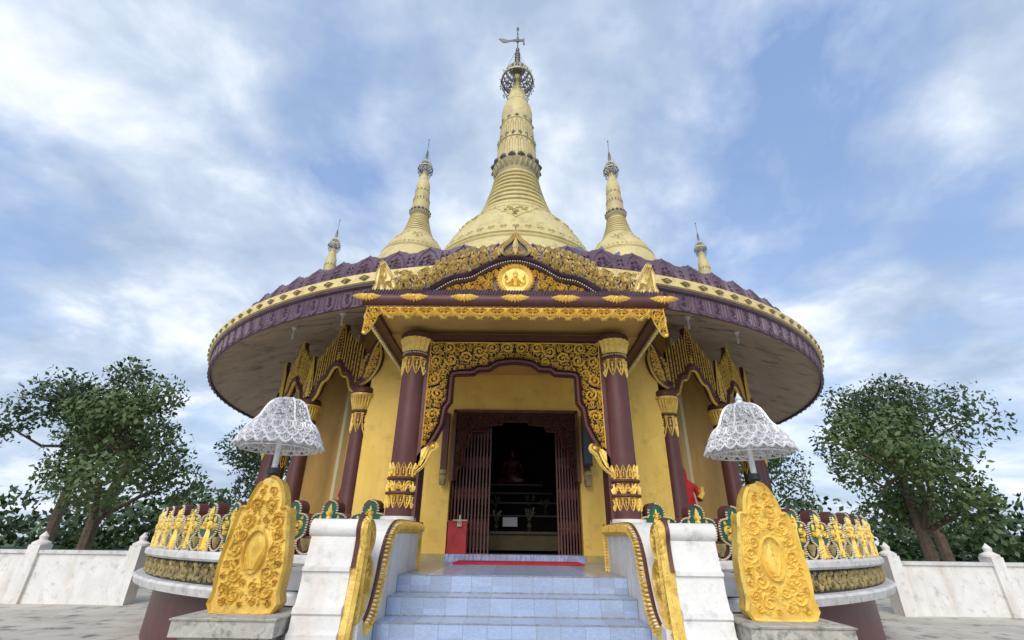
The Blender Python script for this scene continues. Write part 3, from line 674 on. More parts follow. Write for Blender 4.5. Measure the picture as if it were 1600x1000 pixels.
# ================================================================ ENTRANCE PORCH
porch = thing('entrance_porch', 'entrance porch with two maroon columns, gilt fretwork arch and gilt pediment', 'porch', (0, 6.1, 0))
PX = 1.415; PY = 6.12
for s in (-1, 1):
    c0 = (s*PX, PY)
    b = MB(); b.lathe([(.175, .5), (.172, .6), (.17, 1.2), (.165, 2.4), (.16, 2.98)], 36, c0)
    col = b.build('column', PURP, porch)
    b = MB(); b.lathe([(.21, .49), (.215, .5), (.21, .555), (.19, .56)], 36, c0); b.build('column_base', WHITE, col)
    # three gilt bands near the foot: z .78 to 1.18
    def cm(r): return surf(c0, [(r, 0), (r, 3)], r)
    rad = .172; m1 = cm(rad); circ = 2*pi*rad
    b = MB(); pendant_band(b, m1, circ, .80, .15, 14, .02); b.build('base_band', GOLD, col)
    b = MB(); 
    for k in range(9):
        u = k*circ/9; b.scroll(u, .912, .056, k, 1 if k % 2 else -1, m1, .025, 1.3, .32)
        for q in (-.02, 0, .02): b.leaf(u+circ/18+q, .84, pi/2-q*14, .13, .03, m1, .025)
    b.build('base_band', GOLD, col)
    b = MB(); pendant_band(b, m1, circ, 1.015, .17, 14, .02, up=-1); b.build('base_band', GOLD, col)
    b = MB()
    for z in (.825, 1.0): b.lathe([(rad, z-.018), (rad+.022, z-.012), (rad+.026, z), (rad+.022, z+.012), (rad, z+.018)], 36, c0, cap=False)
    b.build('base_ring', PURP, col)
    # capital: hanging leaves, beads, fluted bell, dark cap
    m2 = cm(.163); b = MB(); pendant_band(b, m2, 2*pi*.163, 2.62, .25, 9, .022); b.build('leaf_band', GOLD, col)
    b = MB(); b.lathe([(.16, 2.62), (.18, 2.63), (.185, 2.65), (.175, 2.67), (.175, 2.69), (.185, 2.70), (.16, 2.71)], 36, c0, cap=False); b.build('neck_ring', PURP, col)
    b = MB(); b.beads([(k*.01, 2.68) for k in range(int(2*pi*17.5)+1)], .028, .012, cm(.176)); b.build('neck_beads', PEARL, col)
    b = MB(); prof = [(.165, 2.71), (.18, 2.74), (.19, 2.82), (.21, 2.87), (.225, 2.90), (.215, 2.91)]; b.lathe(prof, 40, c0, cap=False)
    m3 = surf(c0, prof, .19)
    for k in range(18):
        u = k*2*pi*.19/18; b.stroke([(u, 2.73), (u, 2.78), (u, 2.84), (u, 2.9)], [.036, .05, .05, .038], .022, m3)
    b.build('capital', GOLD, col)
    b = MB(); b.lathe([(.21, 2.905), (.235, 2.915), (.24, 2.96), (.22, 2.99), (.15, 2.99)], 36, c0); b.build('capital_cap', PURP, col)
    # square pilaster beside the column
    b = MB(); x0, x1 = sorted((s*1.205, s*1.27)); b.box(x0, x1, 6.06, 6.42, .5, 2.9); b.build('pilaster', PURP, porch)
    # gilt hook bracket
    mp = front(6.06, s)
    hk = smoothpath([(1.27, 1.06), (1.19, 1.12), (1.13, 1.19), (1.09, 1.27), (1.06, 1.33), (1.02, 1.36), (1.0, 1.40), (1.02, 1.44), (1.06, 1.445), (1.085, 1.41), (1.065, 1.39)], 3)
    b = MB(); n = len(hk); b.stroke(hk, [.03+.02*sin(pi*i/n) for i in range(n)], .035, mp, back=-.04)
    b.dome(1.05, 1.405, .03, .06, mp, 8, -.05)
    b.prism([(1.26, 1.10), (1.19, 1.17), (1.14, 1.27), (1.11, 1.36), (1.15, 1.40), (1.20, 1.36), (1.25, 1.28)], -.04, .0, mp)
    for k in range(5): b.leaf(1.245-.028*k, 1.12+.055*k, 1.9-.1*k, .075, .028, mp, .02, curl=.4)
    b.build('hook_bracket', GOLD, porch)
b = MB(); b.box(-1.23, 1.23, 6.02, 6.4, 2.90, 2.985); b.build('arch_lintel', PURP, porch)
b = MB(); b.box(-1.55, 1.55, 6.2, 6.55, 2.99, 3.04); b.build('porch_beam', SOFY, porch)
# fretwork arch screen
acl = [(-1.14, 1.45), (-1.075, 1.56), (-1.01, 1.70), (-.985, 1.92), (-.925, 2.0), (-.92, 2.36), (-.88, 2.43), (-.80, 2.45), (-.575, 2.46), (-.545, 2.50), (-.50, 2.515), (-.36, 2.52), (-.335, 2.55), (-.26, 2.60), (-.14, 2.625), (0, 2.635)]
acf = acl+[(-x, y) for x, y in acl[::-1]][1:]
mp = front(6.07)
P = acf+[(1.13, 1.40), (1.21, 1.36), (1.215, 2.88), (-1.215, 2.88), (-1.21, 1.36), (-1.13, 1.40)]
PH = [(x, y) for x, y in P if x <= .001]+[(0, 2.88)] if 0 else acl+[(0, 2.885), (-1.215, 2.885), (-1.21, 1.36), (-1.14, 1.42)]
scr = MB(); rr = random.Random(11)
tmp = MB(); Cs = filigree(tmp, PH, front(6.07, 1), .10, .022, .04, 1200, rr, fill=.030)
scr.v = list(tmp.v); scr.f = list(tmp.f); o_ = len(scr.v); scr.v += [(-x, y, z) for x, y, z in tmp.v]; scr.f += [tuple(i+o_ for i in f) for f in tmp.f]
for s in (-1, 1):
    m_ = front(6.07, s); scr.stroke([(1.205, 1.40), (1.205, 2.87), (.6, 2.875), (0, 2.875)], .02, .03, m_)
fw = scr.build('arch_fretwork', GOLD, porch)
b = MB(); b.prism([(x, y) for x, y in P if (x, y) not in ((1.13, 1.40), (-1.13, 1.40))], -.06, -.035, mp); b.build('dark_gap_plate', mat('fretwork_gap_shade', (.05, .022, .02), (.035, .016, .014), 6, .6), fw)  # added dark plate: its colour stands in for shade in the gaps
b = MB(); bord = offs(acf, .045)
b.stroke(bord, .095, .05, mp, back=-.06); b.stroke(offs(acf, .005), .02, .07, mp, back=-.02); b.stroke(offs(acf, .085), .02, .07, mp, back=-.02)
b.beads(bord, .034, .026, front(6.03), .010)
b.build('arch_braid', PURP, porch)
# canopy: ceiling, gutter roll, side beams
CYF = 5.3
b = MB(); b.box(-1.93, 1.93, CYF+.05, 6.2, 3.075, 3.10); b.box(-1.93, 1.93, 6.2, 8.0, 3.045, 3.10)
b.build('canopy_soffit', SOFY, porch)
b = MB(); b.box(-1.95, 1.95, CYF+.03, 7.6, 3.10, 3.3); b.build('canopy_roof', PURP, porch)
b = MB(); b.tube([(-2.0, CYF, 3.15), (2.0, CYF, 3.15)], .085, 20)
b.box(-1.97, 1.97, CYF-.02, CYF+.07, 3.05, 3.08)
b.build('gutter_roll', PURP, porch)
b = MB(); mp = front(CYF-.02)
b.box(-1.95, 1.95, CYF-.03, CYF+.1, 3.215, 3.285)
for k in range(104):
    u = -1.95+3.9*(k+.5)/104; b.stroke([(u-.02, 3.212), (u-.005, 3.245), (u+.005, 3.275), (u+.02, 3.30)], [.026, .032, .032, .02], .022, front(CYF-.03))
b.build('cornice_braid', PURPL, porch)
for s in (-1, 1):
    b = MB(); x0, x1 = sorted((s*1.83, s*1.98)); b.box(x0, x1, CYF+.08, 7.75, 3.0, 3.22); sb = b.build('side_beam', PURP, porch)
    b = MB(); m_ = side(s*1.975, s)
    b.stroke([(5.40, 3.01), (7.7, 3.01)], .03, .02, m_)
    for k in range(27): u = 5.42+k*.085; b.leaf(u, 3.02, -pi/2, .10, .07, m_, .03); b.dome(u, 2.95, .024, .035, m_, 6, -.02)
    b.build('drip_edge', GOLDP, sb)
# leaf clusters on the roll
def cluster(b, x, z, mp):
    for q in (-1, 1):
        b.stroke([(x, z+.012), (x+q*.08, z+.02), (x+q*.14, z+.006), (x+q*.19, z+.012)], [.05, .055, .035, .004], .035, mp)
        for a, l, x0 in ((-.22, .13, .05), (-.5, .095, .05), (-.85, .075, .035), (-1.25, .07, .02)): b.leaf(x+q*x0, z+.0, a if q > 0 else pi-a, l, .036, mp, .03, curl=.25*q)
    b.leaf(x, z+.02, -pi/2, .095, .04, mp, .045); b.dome(x, z, .022, .05, mp, 7)
def rollmap(u, v, h): a = (v-3.15)/.085; return (u, CYF-(.085+h)*cos(a), 3.15+(.085+h)*sin(a))
for x in (-1.94, -1.32, -.66, 0, .66, 1.32, 1.94):
    b = MB(); cluster(b, x, 3.165, rollmap); b.build('leaf_cluster', GOLD, porch)
# valance of pointed loops under the roll
mp = front(CYF-.01); b = MB(); nV = 15; p = 3.46/nV
for k in range(nV):
    u = -1.73+p*(k+.5)
    for q in (-1, 1):
        b.stroke(smoothpath([(u+q*p*.62, 3.04), (u+q*p*.5, 2.985), (u+q*p*.34, 2.945), (u+q*p*.15, 2.92), (u, 2.885)], 3), [.02]+[.034]*11+[.02], .04, mp)
        b.scroll(u+q*p*.22, 3.015, .04, pi/2, q, mp, .035, 1.3, .3, True, 11)
        b.stroke(smoothpath([(u+q*p*.42, 3.0), (u+q*p*.25, 2.965), (u+q*p*.08, 2.95), (u, 2.975)], 2), .018, .03, mp)
        b.leaf(u+q*p*.42, 2.96, -pi/2-q*.2, .05, .024, mp, .03); b.leaf(u+q*.016, 2.90, -pi/2+q*.7, .035, .02, mp, .03)
    for a in (0, pi/2, pi, -pi/2): b.leaf(u, 3.0, a, .026, .02, mp, .035)
    b.leaf(u, 2.935, pi/2, .05, .03, mp, .035); b.dome(u, 2.945, .014, .045, mp, 6)
    b.dome(u+p*.5, 2.975, .018, .035, mp, 6); b.leaf(u+p*.5, 2.96, -pi/2, .06, .026, mp, .035)
    for q in (-1, 1): b.leaf(u+p*.5, 2.955, -pi/2+q*.9, .04, .02, mp, .03)
b.box(-1.9, 1.9, CYF-.012, CYF+.01, 3.035, 3.055)
b.build('gilt_valance', GOLD, porch)
for s in (-1, 1):
    mp = front(CYF-.012, s); b = MB()
    O = [(1.70, 3.05), (1.72, 2.97), (1.78, 2.92), (1.80, 2.84), (1.83, 2.78), (1.86, 2.70), (1.90, 2.655), (1.945, 2.67), (1.94, 2.75), (1.93, 3.05)]
    b.stroke(O, .02, .025, mp); filigree(b, O, mp, .07, .02, .032, 600, random.Random(21), fill=.026); b.dome(1.92, 2.675, .028, .03, mp)
    b.build('corner_bracket', GOLD, porch)
# pediment
YP = 5.33
bandL = [(-1.36, 3.285), (-1.248, 3.30), (-1.124, 3.37), (-.971, 3.48), (-.844, 3.55), (-.70, 3.578), (-.62, 3.60), (-.566, 3.635), (-.404, 3.745), (-.239, 3.82), (-.1, 3.86), (0, 3.867)]
band = bandL+[(-x, y) for x, y in bandL[::-1]][1:]
topL = [(-1.70, 3.30), (-1.66, 3.52), (-1.626, 3.60), (-1.443, 3.60), (-1.309, 3.60), (-1.217, 3.674), (-1.076, 3.774), (-.914, 3.856), (-.751, 3.94), (-.585, 4.01), (-.33, 4.05), (-.20, 4.02)]
mp = front(YP)
b = MB(); bs2 = smoothpath(band, 4)
b.stroke(offs(bs2, .045), .10, .06, mp, back=-.1)
for i in range(0, len(bs2)-1):
    for t in (0, .5):
        x, y = bs2[i]; x2, y2 = bs2[i+1]; x += (x2-x)*t; y += (y2-y)*t; a = atan2(y2-y, x2-x) if (x2-x or y2-y) else 0
        b.leaf(x-sin(a)*-.0, y-.01, a-pi/2+.3, .085, .022, front(YP-.045), .03)
b.stroke(offs(bs2, .115), .03, .05, mp, back=-.1)
ped = b.build('arch_band', PURPL, porch)
b = MB(); b.beads(offs(bs2, .092), .034, .0125, front(YP-.035), .02); b.build('pearl_line', PEARL, ped)
b = MB(); tymp = [(x, y-.12) for x, y in band if y > 3.40]
tymp = [(-1.02, 3.29)]+tymp+[(1.02, 3.29)]
b.prism(tymp, -.10, -.05, mp); b.build('tympanum_board', PURPL, ped)
for s in (-1, 1):
    reg = [(.25, 3.29), (1.0, 3.29), (.93, 3.36), (.80, 3.42), (.64, 3.45), (.55, 3.5), (.40, 3.6), (.25, 3.68), (.20, 3.64), (.29, 3.5), (.29, 3.4)]
    b = MB(); filigree(b, reg, front(YP, s), .08, .022, .04, 900, random.Random(31), fill=.028); b.build('tympanum_scrolls', GOLD, ped)
b = MB(); mz = 3.505; R0 = .225
circ_ = [(R0*cos(k*pi/18), mz+R0*sin(k*pi/18)) for k in range(36)]; b.prism(circ_, -.06, -.005, mp); b.stroke(circ_, .04, .035, mp, closed=True); b.stroke([(x*.85, mz+(y-mz)*.85) for x, y in circ_], .012, .015, mp, closed=True)
for k in range(36): a = k*pi/18; b.leaf(R0*cos(a), mz+R0*sin(a), a+.5, .05, .03, mp, .03)
med = b.build('medallion', GOLD, ped)
# seated crowned figure with raised arms, in relief
b = MB(); z = mz-.19
b.prism([(-.11, z), (-.125, z+.03), (-.1, z+.035), (-.11, z+.06), (.11, z+.06), (.1, z+.035), (.125, z+.03), (.11, z)], -.01, .03, mp)
for k in range(9): b.leaf(-.1+.025*k, z+.035, pi/2, .03, .02, mp, .04)
b.stroke([(-.1, z+.075), (-.04, z+.085), (.05, z+.07), (.1, z+.08)], [.03, .045, .045, .03], .04, mp)
b.stroke([(0, z+.07), (0, z+.13), (0, z+.19), (0, z+.215)], [.08, .06, .09, .03], .045, mp)
b.dome(0, z+.238, .028, .045, mp, 8); b.leaf(0, z+.25, pi/2, .085, .035, mp, .045); b.leaf(-.01, z+.25, pi/2+.5, .05, .02, mp, .04); b.leaf(.01, z+.25, pi/2-.5, .05, .02, mp, .04)
for q in (-1, 1):
    b.stroke(smoothpath([(q*.035, z+.2), (q*.07, z+.15), (q*.11, z+.12), (q*.135, z+.15), (q*.125, z+.2)], 2), .024, .035, mp); b.scroll(q*.12, z+.215, .028, pi, q, mp, .03, 1.2, .3, False, 8)
    b.stroke([(q*.03, z+.18), (q*.06, z+.12), (q*.02, z+.1)], .02, .05, mp)
    b.leaf(q*.13, z+.24, pi/2, .06, .02, mp, .03)
b.build('seated_relief', GOLD, med)
# crest scrolls over the band
for s in (-1, 1):
    b = MB(); m_ = front(YP+.01, s)
    reg = [(-x, y) for x, y in topL]+[(.20, 3.90)]+[(-x, y+.02) for x, y in bandL[::-1] if -.22 > x]+[(1.45, 3.30)]
    # big C-scrolls standing on the band
    path = smoothpath([(-x, y) for x, y in bandL if x < -.2], 5); acc = 0; last = None; C = []
    path = path[::-1]+[(1.45, 3.29), (1.55, 3.29)]
    for (xa, ya), (xb, yb) in zip(path, path[1:]):
        acc += hypot(xb-xa, yb-ya)
        if acc > .15:
            acc = 0; C.append((xb+.02, yb+.125))
    for x, y in C:
        if x > 1.58: continue
        b.scroll(x, y, .092, -pi*.6, 1, m_, .06, 1.35, .24, True, 16); b.stroke(smoothpath([(x+.07, y-.10), (x-.0, y-.085), (x-.06, y-.03)], 2), [.012]+[.026]*3+[.014], .035, m_)
        if edged(x-.02, y+.13, reg) > .05 and inpoly(x-.02, y+.13, reg): b.scroll(x-.02, y+.125, .045, -pi*.3, -1, m_, .035, 1.2, .32, True, 10)
        b.leaf(x+.03, y+.06, pi/2, .09, .035, m_, .03, curl=.5)
    upper = [(x, y) for x, y in reg]
    rr = random.Random(17); Cx = [(x, y, .075) for x, y in C]+[(x-.02, y+.125, .045) for x, y in C]
    r = .05
    while r > .016:
        for _ in range(900):
            x = rr.uniform(.2, 1.7); y = rr.uniform(3.3, 4.1)
            if not inpoly(x, y, reg) or any(hypot(x-a, y-c) < (r+q)*.92 for a, c, q in Cx): continue
            if edged(x, y, reg) < r*.6: continue
            Cx.append((x, y, r))
            if r > .025: b.scroll(x, y, r, rr.uniform(0, 6), rr.choice((-1, 1)), m_, .032, 1.2, .32, True, 9)
            else: b.leaf(x-r, y-r, rr.uniform(.3, 2.8), r*2.4, r*1.1, m_, .03, curl=rr.uniform(-1, 1))
        r *= .7
    underleaf(b, reg, Cx, m_, .045, .026, rr)
    # rosettes along the top edge
    tp = [(-x, y) for x, y in topL[2:]]; acc = .1
    for (xa, ya), (xb, yb) in zip(tp, tp[1:]):
        l = hypot(xb-xa, yb-ya); n = max(1, round(l/.12))
        for k in range(n):
            x = xa+(xb-xa)*k/n; y = ya+(yb-ya)*k/n
            for j in range(6): a = j*pi/3+k; b.leaf(x+.006*cos(a), y+.006*sin(a), a, .036, .024, m_, .035)
            b.dome(x, y, .014, .05, m_, 6)
    cs = b.build('crest_scrolls', GOLDP, porch); b = MB()
    def zi(T, x):
        for (xa, ya), (xb, yb) in zip(T, T[1:]):
            if xa <= -x <= xb: return ya+(yb-ya)*(-x-xa)/((xb-xa) or 1)
        return T[-1][1] if -x > T[-1][0] else 3.29
    xs_ = [.14+1.5*k/50 for k in range(51)]
    b.strip([(x, zi(bandL, x)-.03) for x in xs_], [(x, max(zi(bandL, x)+.01, zi(topL, x)-.035-.012*(k % 3))) for k, x in enumerate(xs_)], -.06, -.03, m_); b.build('crest_board', PURPL, cs)
    # flame-shaped end piece
    b = MB(); O = smoothpath([(1.66, 3.285), (1.62, 3.35), (1.63, 3.44), (1.67, 3.52), (1.71, 3.60), (1.77, 3.70), (1.835, 3.78), (1.875, 3.67), (1.90, 3.53), (1.885, 3.42), (1.915, 3.34), (1.90, 3.285)], 3)
    b.prism(O, -.08, .02, m_); b.stroke(O, .03, .045, m_)
    for k in range(7):
        t = k/6; b.leaf(1.87-.03*t, 3.32+.35*t, pi-.9+.4*t, .22-.12*t, .05, m_, .06, curl=-.9)
    b.stroke(smoothpath([(1.72, 3.3), (1.80, 3.42), (1.76, 3.55), (1.84, 3.74)], 4), [.035]*12+[.01], .06, m_); b.stroke(smoothpath([(1.62, 3.32), (1.69, 3.42), (1.68, 3.5), (1.75, 3.62), (1.82, 3.75)], 3), .03, .055, m_)
    b.scroll(1.70, 3.40, .055, 0, 1, m_, .06, 1.2, .3)
    for k in range(9): b.leaf(1.76+.012*k, 3.31+.045*k, pi/2+.5-.06*k, .11, .028, m_, .06, curl=-.5); b.leaf(1.86, 3.31+.045*k, pi/2+.9, .09, .024, m_, .05, curl=-.6)
    b.build('flame_finial', GOLDP, porch)
# ogee finial at the apex
b = MB(); m_ = front(YP-.02)
og = [(0, 4.27), (.018, 4.20), (.055, 4.14), (.12, 4.075), (.17, 4.01), (.188, 3.95), (.165, 3.90), (.10, 3.875)]; O = smoothpath(og, 3); O = O+[(-x, y) for x, y in O[::-1]]
b.stroke(O, .032, .05, m_, closed=True)
for q in (-1, 1):
    b.scroll(q*.075, 3.945, .058, pi*(q < 0), -q, m_, .05, 1.2, .3); b.leaf(0, 3.9, pi/2-q*.5, .14, .04, m_, .05, curl=q*.6); b.leaf(0, 3.98, pi/2-q*.3, .1, .05, m_, .06, curl=q*.5)
    for k in range(8): t = k/7; b.leaf(q*(.20-.17*t), 3.93+.30*t, pi/2-q*(.35-.3*t), .085, .035, front(YP+.0), .05, curl=q*.3)
    b.stroke(smoothpath([(q*.225, 3.90), (q*.243, 3.97), (q*.215, 4.05), (q*.15, 4.12), (q*.07, 4.19), (q*.02, 4.26), (0, 4.33)], 3), [.03]*15+[.026, .02, .014, .008], .03, front(YP+.01))
b.stroke([(0, 3.88), (0, 3.97), (0, 4.04), (0, 4.11), (0, 4.2)], [.03, .04, .09, .06, .01], .06, m_)
ax = b.build('apex_finial', GOLDP, porch); b = MB(); b.prism([(x*.98, 4.03+(y-4.03)*.98) for x, y in O], -.08, -.03, m_); b.build('finial_board', PURPL, ax)
b = MB(); b.tube([(0, YP+.02, 4.2), (0, YP+.02, 4.42)], .007, 6); b.build('lightning_rod', IRON, porch)

# ================================================================ STAIRCASE
stc = thing('staircase', 'blue embossed tile staircase up to the temple door', 'staircase', (0, 5.1, GZ))
ND = [5.14, 4.80, 4.43, 4.08, 3.73, 3.38, 3.03, 2.68, 2.33]
b = MB(); b.box(-.85, .85, 5.14, 7.93, -.15, 0); b.build('landing', TILE, stc)
for x0, x1 in ((-2.6, -.851), (.851, 2.6)): b = MB(); b.box(x0, x1, 5.145, 7.99, -.15, -.001); b.build('landing_border', GREYT, stc)
for x0, x1 in ((-1.13, -.851), (.851, 1.13)): b = MB(); b.box(x0, x1, 5.137, 5.143, -.15, 0); b.build('riser_end', TILE, stc)
for k in range(1, 9):
    z = -.15*k; b = MB(); b.box(-1.13, 1.13, ND[k], 5.3, z-.15, z); b.build('step', TILE, stc)
b = MB()
for k in range(0, 8): z = -.15*k; b.box(-1.128, 1.128, ND[k]-.006, ND[k]+.01, z-.004, z+.002); b.box(-1.128, 1.128, ND[k]-.006, ND[k], z-.149, z-.141)
b.build('tile_edging', mat('grout', (.36, .37, .40), (.22, .21, .2), 20, .8), stc)

# ================================================================ STAIR WALLS
for s, lb in ((-1, 'left white stair wall with rolled newel and gilt carved edge'), (1, 'right white stair wall with rolled newel and gilt carved edge')):
    sw = thing('stair_wall', lb, 'stair wall', (s*1.4, 5.0, GZ), 'white stair walls flanking the steps')
    curve = smoothpath([(6.16, .495), (5.6, .495), (4.95, .49), (4.72, .46), (4.55, .37), (4.46, .24), (4.40, .08), (4.33, -.06), (4.24, -.17), (4.12, -.24), (4.0, -.26)], 4)
    b = MB(); x0 = 1.135; x1 = 1.72
    poly = curve+[(3.98, GZ), (6.16, GZ)]
    b.prism(poly, 0, .585, side(s*1.135, s)); b.build('wall_body', WHITE, sw)
    m_ = side(s*1.135, -s)
    P = [(a, c) for a, c in curve if a > 4.1]
    b = MB(); top = offs(P, .0); b.stroke([(a, c-.008) for a, c in P], .024, .012, m_, back=-.03)
    b.stroke([(6.13, .50), (6.14, .35), (6.13, .05)], .02, .03, m_)
    rim = b.build('maroon_rim', PURP, sw)
    nrm = offs(P, -.032)
    if nrm[8][1] > P[8][1]: nrm = offs(P, .032); sg_ = 1
    else: sg_ = -1
    b = MB(); b.beads(nrm, .036, .014, m_, .04); b.build('pearl_line', PEARL, rim)
    b = MB(); g1 = offs(P, sg_*.085); b.stroke(g1, .085, .05, m_, back=-.01)
    g2 = offs(P, sg_*.11); acc = 0
    for i in range(1, len(g2)):
        (xa, ya), (xb, yb) = g2[i-1], g2[i]; l = hypot(xb-xa, yb-ya); n = max(1, round(l/.035)); d = atan2(yb-ya, xb-xa)+sg_*pi/2*1.0
        for k in range(n): b.leaf(xa+(xb-xa)*k/n, ya+(yb-ya)*k/n, d+.3, .13, .045, m_, .05, curl=.4)
    for k in range(14): z = .42-.032*k; b.leaf(6.11, z, pi+.5, .09, .05, m_, .03); b.leaf(6.10, z, -pi/2-.2, .07, .04, m_, .04)
    b.build('gilt_fringe', GOLDD, sw)
    # newel with rolled top
    fr_ = [(4.00, .33), (3.985, .24), (3.965, .13), (3.935, .12), (3.935, .095), (3.955, .085), (3.95, -.02), (3.925, -.12), (3.89, -.14), (3.885, -.175), (3.90, -.19), (3.89, -.28), (3.86, -.30), (3.86, -.32), (3.84, -.5), (3.82, GZ)]
    b = MB(); X0n, X1n = 1.24, 1.60
    vs_poly = [(4.2, .40)]+fr_+[(4.22, GZ)]
    b.prism(vs_poly, 0, X1n-X0n, side(s*X0n, s)); b.build('newel_body', WHITE, sw)
    b = MB(); c_ = (4.04, .395)
    roll = [(c_[0]+.068*cos(a), c_[1]+.068*sin(a)) for a in [k*2*pi/28 for k in range(28)]]
    b.prism(roll, -.005, X1n-X0n+.012, side(s*X0n, s)); b.prism([(4.04, .463), (4.2, .463), (4.24, .35), (4.04, .35)], 0, X1n-X0n, side(s*X0n, s)); b.build('newel_roll', WHITE, sw)
    # gilt carved inner cheek, a thick board of its own
    b = MB(); O = smoothpath([(3.985, .20), (4.0, .30), (3.975, .37), (3.99, .44), (4.05, .475), (4.14, .48), (4.23, .44), (4.29, .36), (4.28, .26), (4.22, .20), (4.30, .15), (4.35, .05), (4.33, -.06), (4.25, -.13), (4.2, -.3), (4.1, -.5), (3.87, -.5), (3.93, -.13), (3.96, .0)], 3, True)
    b.prism(O, 0, .05, side(s*1.24, -s)); ck = b.build('cheek_board', GOLDD, sw)
    b = MB(); b.stroke(smoothpath([(3.955, .12), (3.975, .2), (3.985, .32), (3.965, .39), (3.99, .455), (4.06, .487), (4.15, .49), (4.24, .45)], 3), .022, .03, side(s*1.238, -s), back=-.0); b.build('maroon_strip', PURP, sw)
    m2 = side(s*1.19, -s); b = MB()
    b.stroke(offs([p for p in O], .02), .03, .03, m2, closed=True)
    b.scroll(4.17, .36, .095, -pi*.7, 1, m2, .035, 1.5, .22, True, 18); b.scroll(4.2, .04, .12, pi*.8, -1, m2, .04, 1.6, .2, True, 20)
    b.stroke(smoothpath([(4.0, -.5), (4.04, -.25), (4.05, -.05), (4.06, .12), (4.08, .25), (4.06, .4)], 4), [.03, .04]+[.045]*13+[.04]*5+[.02], .04, m2)
    for k in range(16):
        z = -.45+.055*k; b.leaf(4.03, z, pi/2+.9, .1, .028, m2, .028, curl=-.9); b.leaf(4.07, z, pi/2-.9, .13, .028, m2, .03, curl=.9); b.leaf(4.04, z+.02, pi/2, .09, .02, m2, .035)
    for k in range(6): b.leaf(4.22-.01*k, -.12-.06*k, -pi/2-.5, .12, .035, m2, .035, curl=.5); b.leaf(4.15-.01*k, -.14-.06*k, -pi/2-.2, .12, .03, m2, .035, curl=.4)
    b.build('cheek_carving', GOLDD, ck)

# ================================================================ RING BALUSTRADE
RB = 8.1; pitch = R_(4)
def tre(sc, dz=0):
    h = [(0, .735), (.05, .722), (.088, .685), (.102, .635), (.098, .59), (.13, .585), (.19, .572), (.23, .54), (.24, .49), (.235, .42), (.225, .36), (.195, .325), (.15, .30), (.12, .275), (.115, .22), (.10, .16), (.09, .125)]
    return [(x*sc[0], .43+(y-.43)*sc[1]+dz) for x, y in h]
def sym(h): return h+[(-x, y) for x, y in h[::-1] if x > 1e-6]
def make_panel(kind, phi):
    mp = tangent(RB, phi0=phi); m0 = tangent(RB, phi0=phi)
    b = MB(); b.prism(sym(tre((1.16, 1.07))), -.14, -.012, mp); pn = b.build('trefoil_panel', PURP, None)
    b = MB(); b.prism(sym(tre((.96, .97))), -.05, .0, mp); b.build('green_field', GREEN, None).parent = pn
    b = MB(); P = smoothpath(sym(tre((1.06, 1.02)))[:-1], 2); b.beads(P, .030, .0125, mp, .024); b.stroke(P, .035, .012, mp); 
    b2 = MB(); b2.beads(P, .030, .0125, mp, .03); b2.build('bead_border', PEARL, None).parent = pn
    b = MB()
    if kind:    # crowned dancer standing on a lotus, with a curled tail of scrollwork
        b.stroke([(0, .15), (-.01, .24), (.01, .34), (0, .42), (-.005, .48), (0, .51)], [.13, .12, .10, .06, .10, .04], .045, mp)
        b.dome(.0, .54, .032, .05, mp, 8); b.leaf(0, .555, pi/2, .15, .05, mp, .05); b.leaf(-.012, .56, pi/2+.5, .07, .025, mp, .04); b.leaf(.012, .56, pi/2-.5, .07, .025, mp, .04)
        b.stroke(smoothpath([(-.04, .485), (-.09, .43), (-.05, .40), (.0, .43)], 3), .028, .055, mp); b.stroke(smoothpath([(.04, .485), (.085, .45), (.06, .41), (.02, .44)], 3), .028, .055, mp)
        for q in (-1, 1):
            b.scroll(q*.15, .44, .055, -q*pi/2, q, mp, .04, 1.3, .3); b.leaf(q*.13, .49, pi/2, .09, .03, mp, .03)
            for k in range(4): b.leaf(q*.03, .30-.04*k, -pi/2+q*.5, .1, .035, mp, .05, curl=q*.3)
        for k in range(7): b.leaf(-.09+.03*k, .13, pi/2, .05, .03, mp, .05)
    else:
        b.stroke([(0, .14), (0, .3), (0, .45), (0, .6), (0, .68)], [.05, .05, .035, .05, .01], .04, mp)
        for q in (-1, 1):
            b.scroll(q*.03, .60, .036, pi/2, q, mp, .035, 1.2, .34); b.leaf(q*.01, .5, pi/2-q*.4, .1, .04, mp, .04, curl=q*.5)
            b.scroll(q*.12, .46, .068, -pi/2, q, mp, .04, 1.3, .3); b.scroll(q*.10, .36, .05, pi/2, -q, mp, .04, 1.2, .3); b.scroll(q*.05, .2, .045, 0, q, mp, .035, 1.2, .34)
            b.leaf(q*.15, .52, pi/2-q*.3, .05, .03, mp, .03)
    b.build('gilt_relief', GOLD, None).parent = pn
    # cradle and shell to the right of the panel
    mq = tangent(RB-.02, phi0=phi+pitch/2)
    b = MB(); U = [(-.13, .33), (-.15, .24), (-.11, .17), (-.05, .135), (0, .125), (.05, .135), (.11, .17), (.15, .24), (.13, .33)]
    b.prism(U, -.12, 0, mq); cr = b.build('cradle', PURP, None)
    b = MB(); b.beads(smoothpath(U, 3)[2:-2], .03, .0125, tangent(RB, phi0=phi+pitch/2), .028); b.build('bead_border', PEARL, None).parent = cr
    b = MB()
    for k in range(7): a = -.9+.3*k; b.stroke([(.02*sin(a), .16), (.07*sin(a), .24), (.095*sin(a), .30)], [.01, .03, .036], .03, tangent(RB, phi0=phi+pitch/2))
    b.build('shell', GOLDG, None).parent = cr
    return pn, cr
kinds = [0, 1, 0, 1, 0, 1, 0, 1, 0, 1, 0, 1, 0, 1]
protoA = make_panel(0, 0); protoB = make_panel(1, 0)
usedp = {0: False, 1: False}
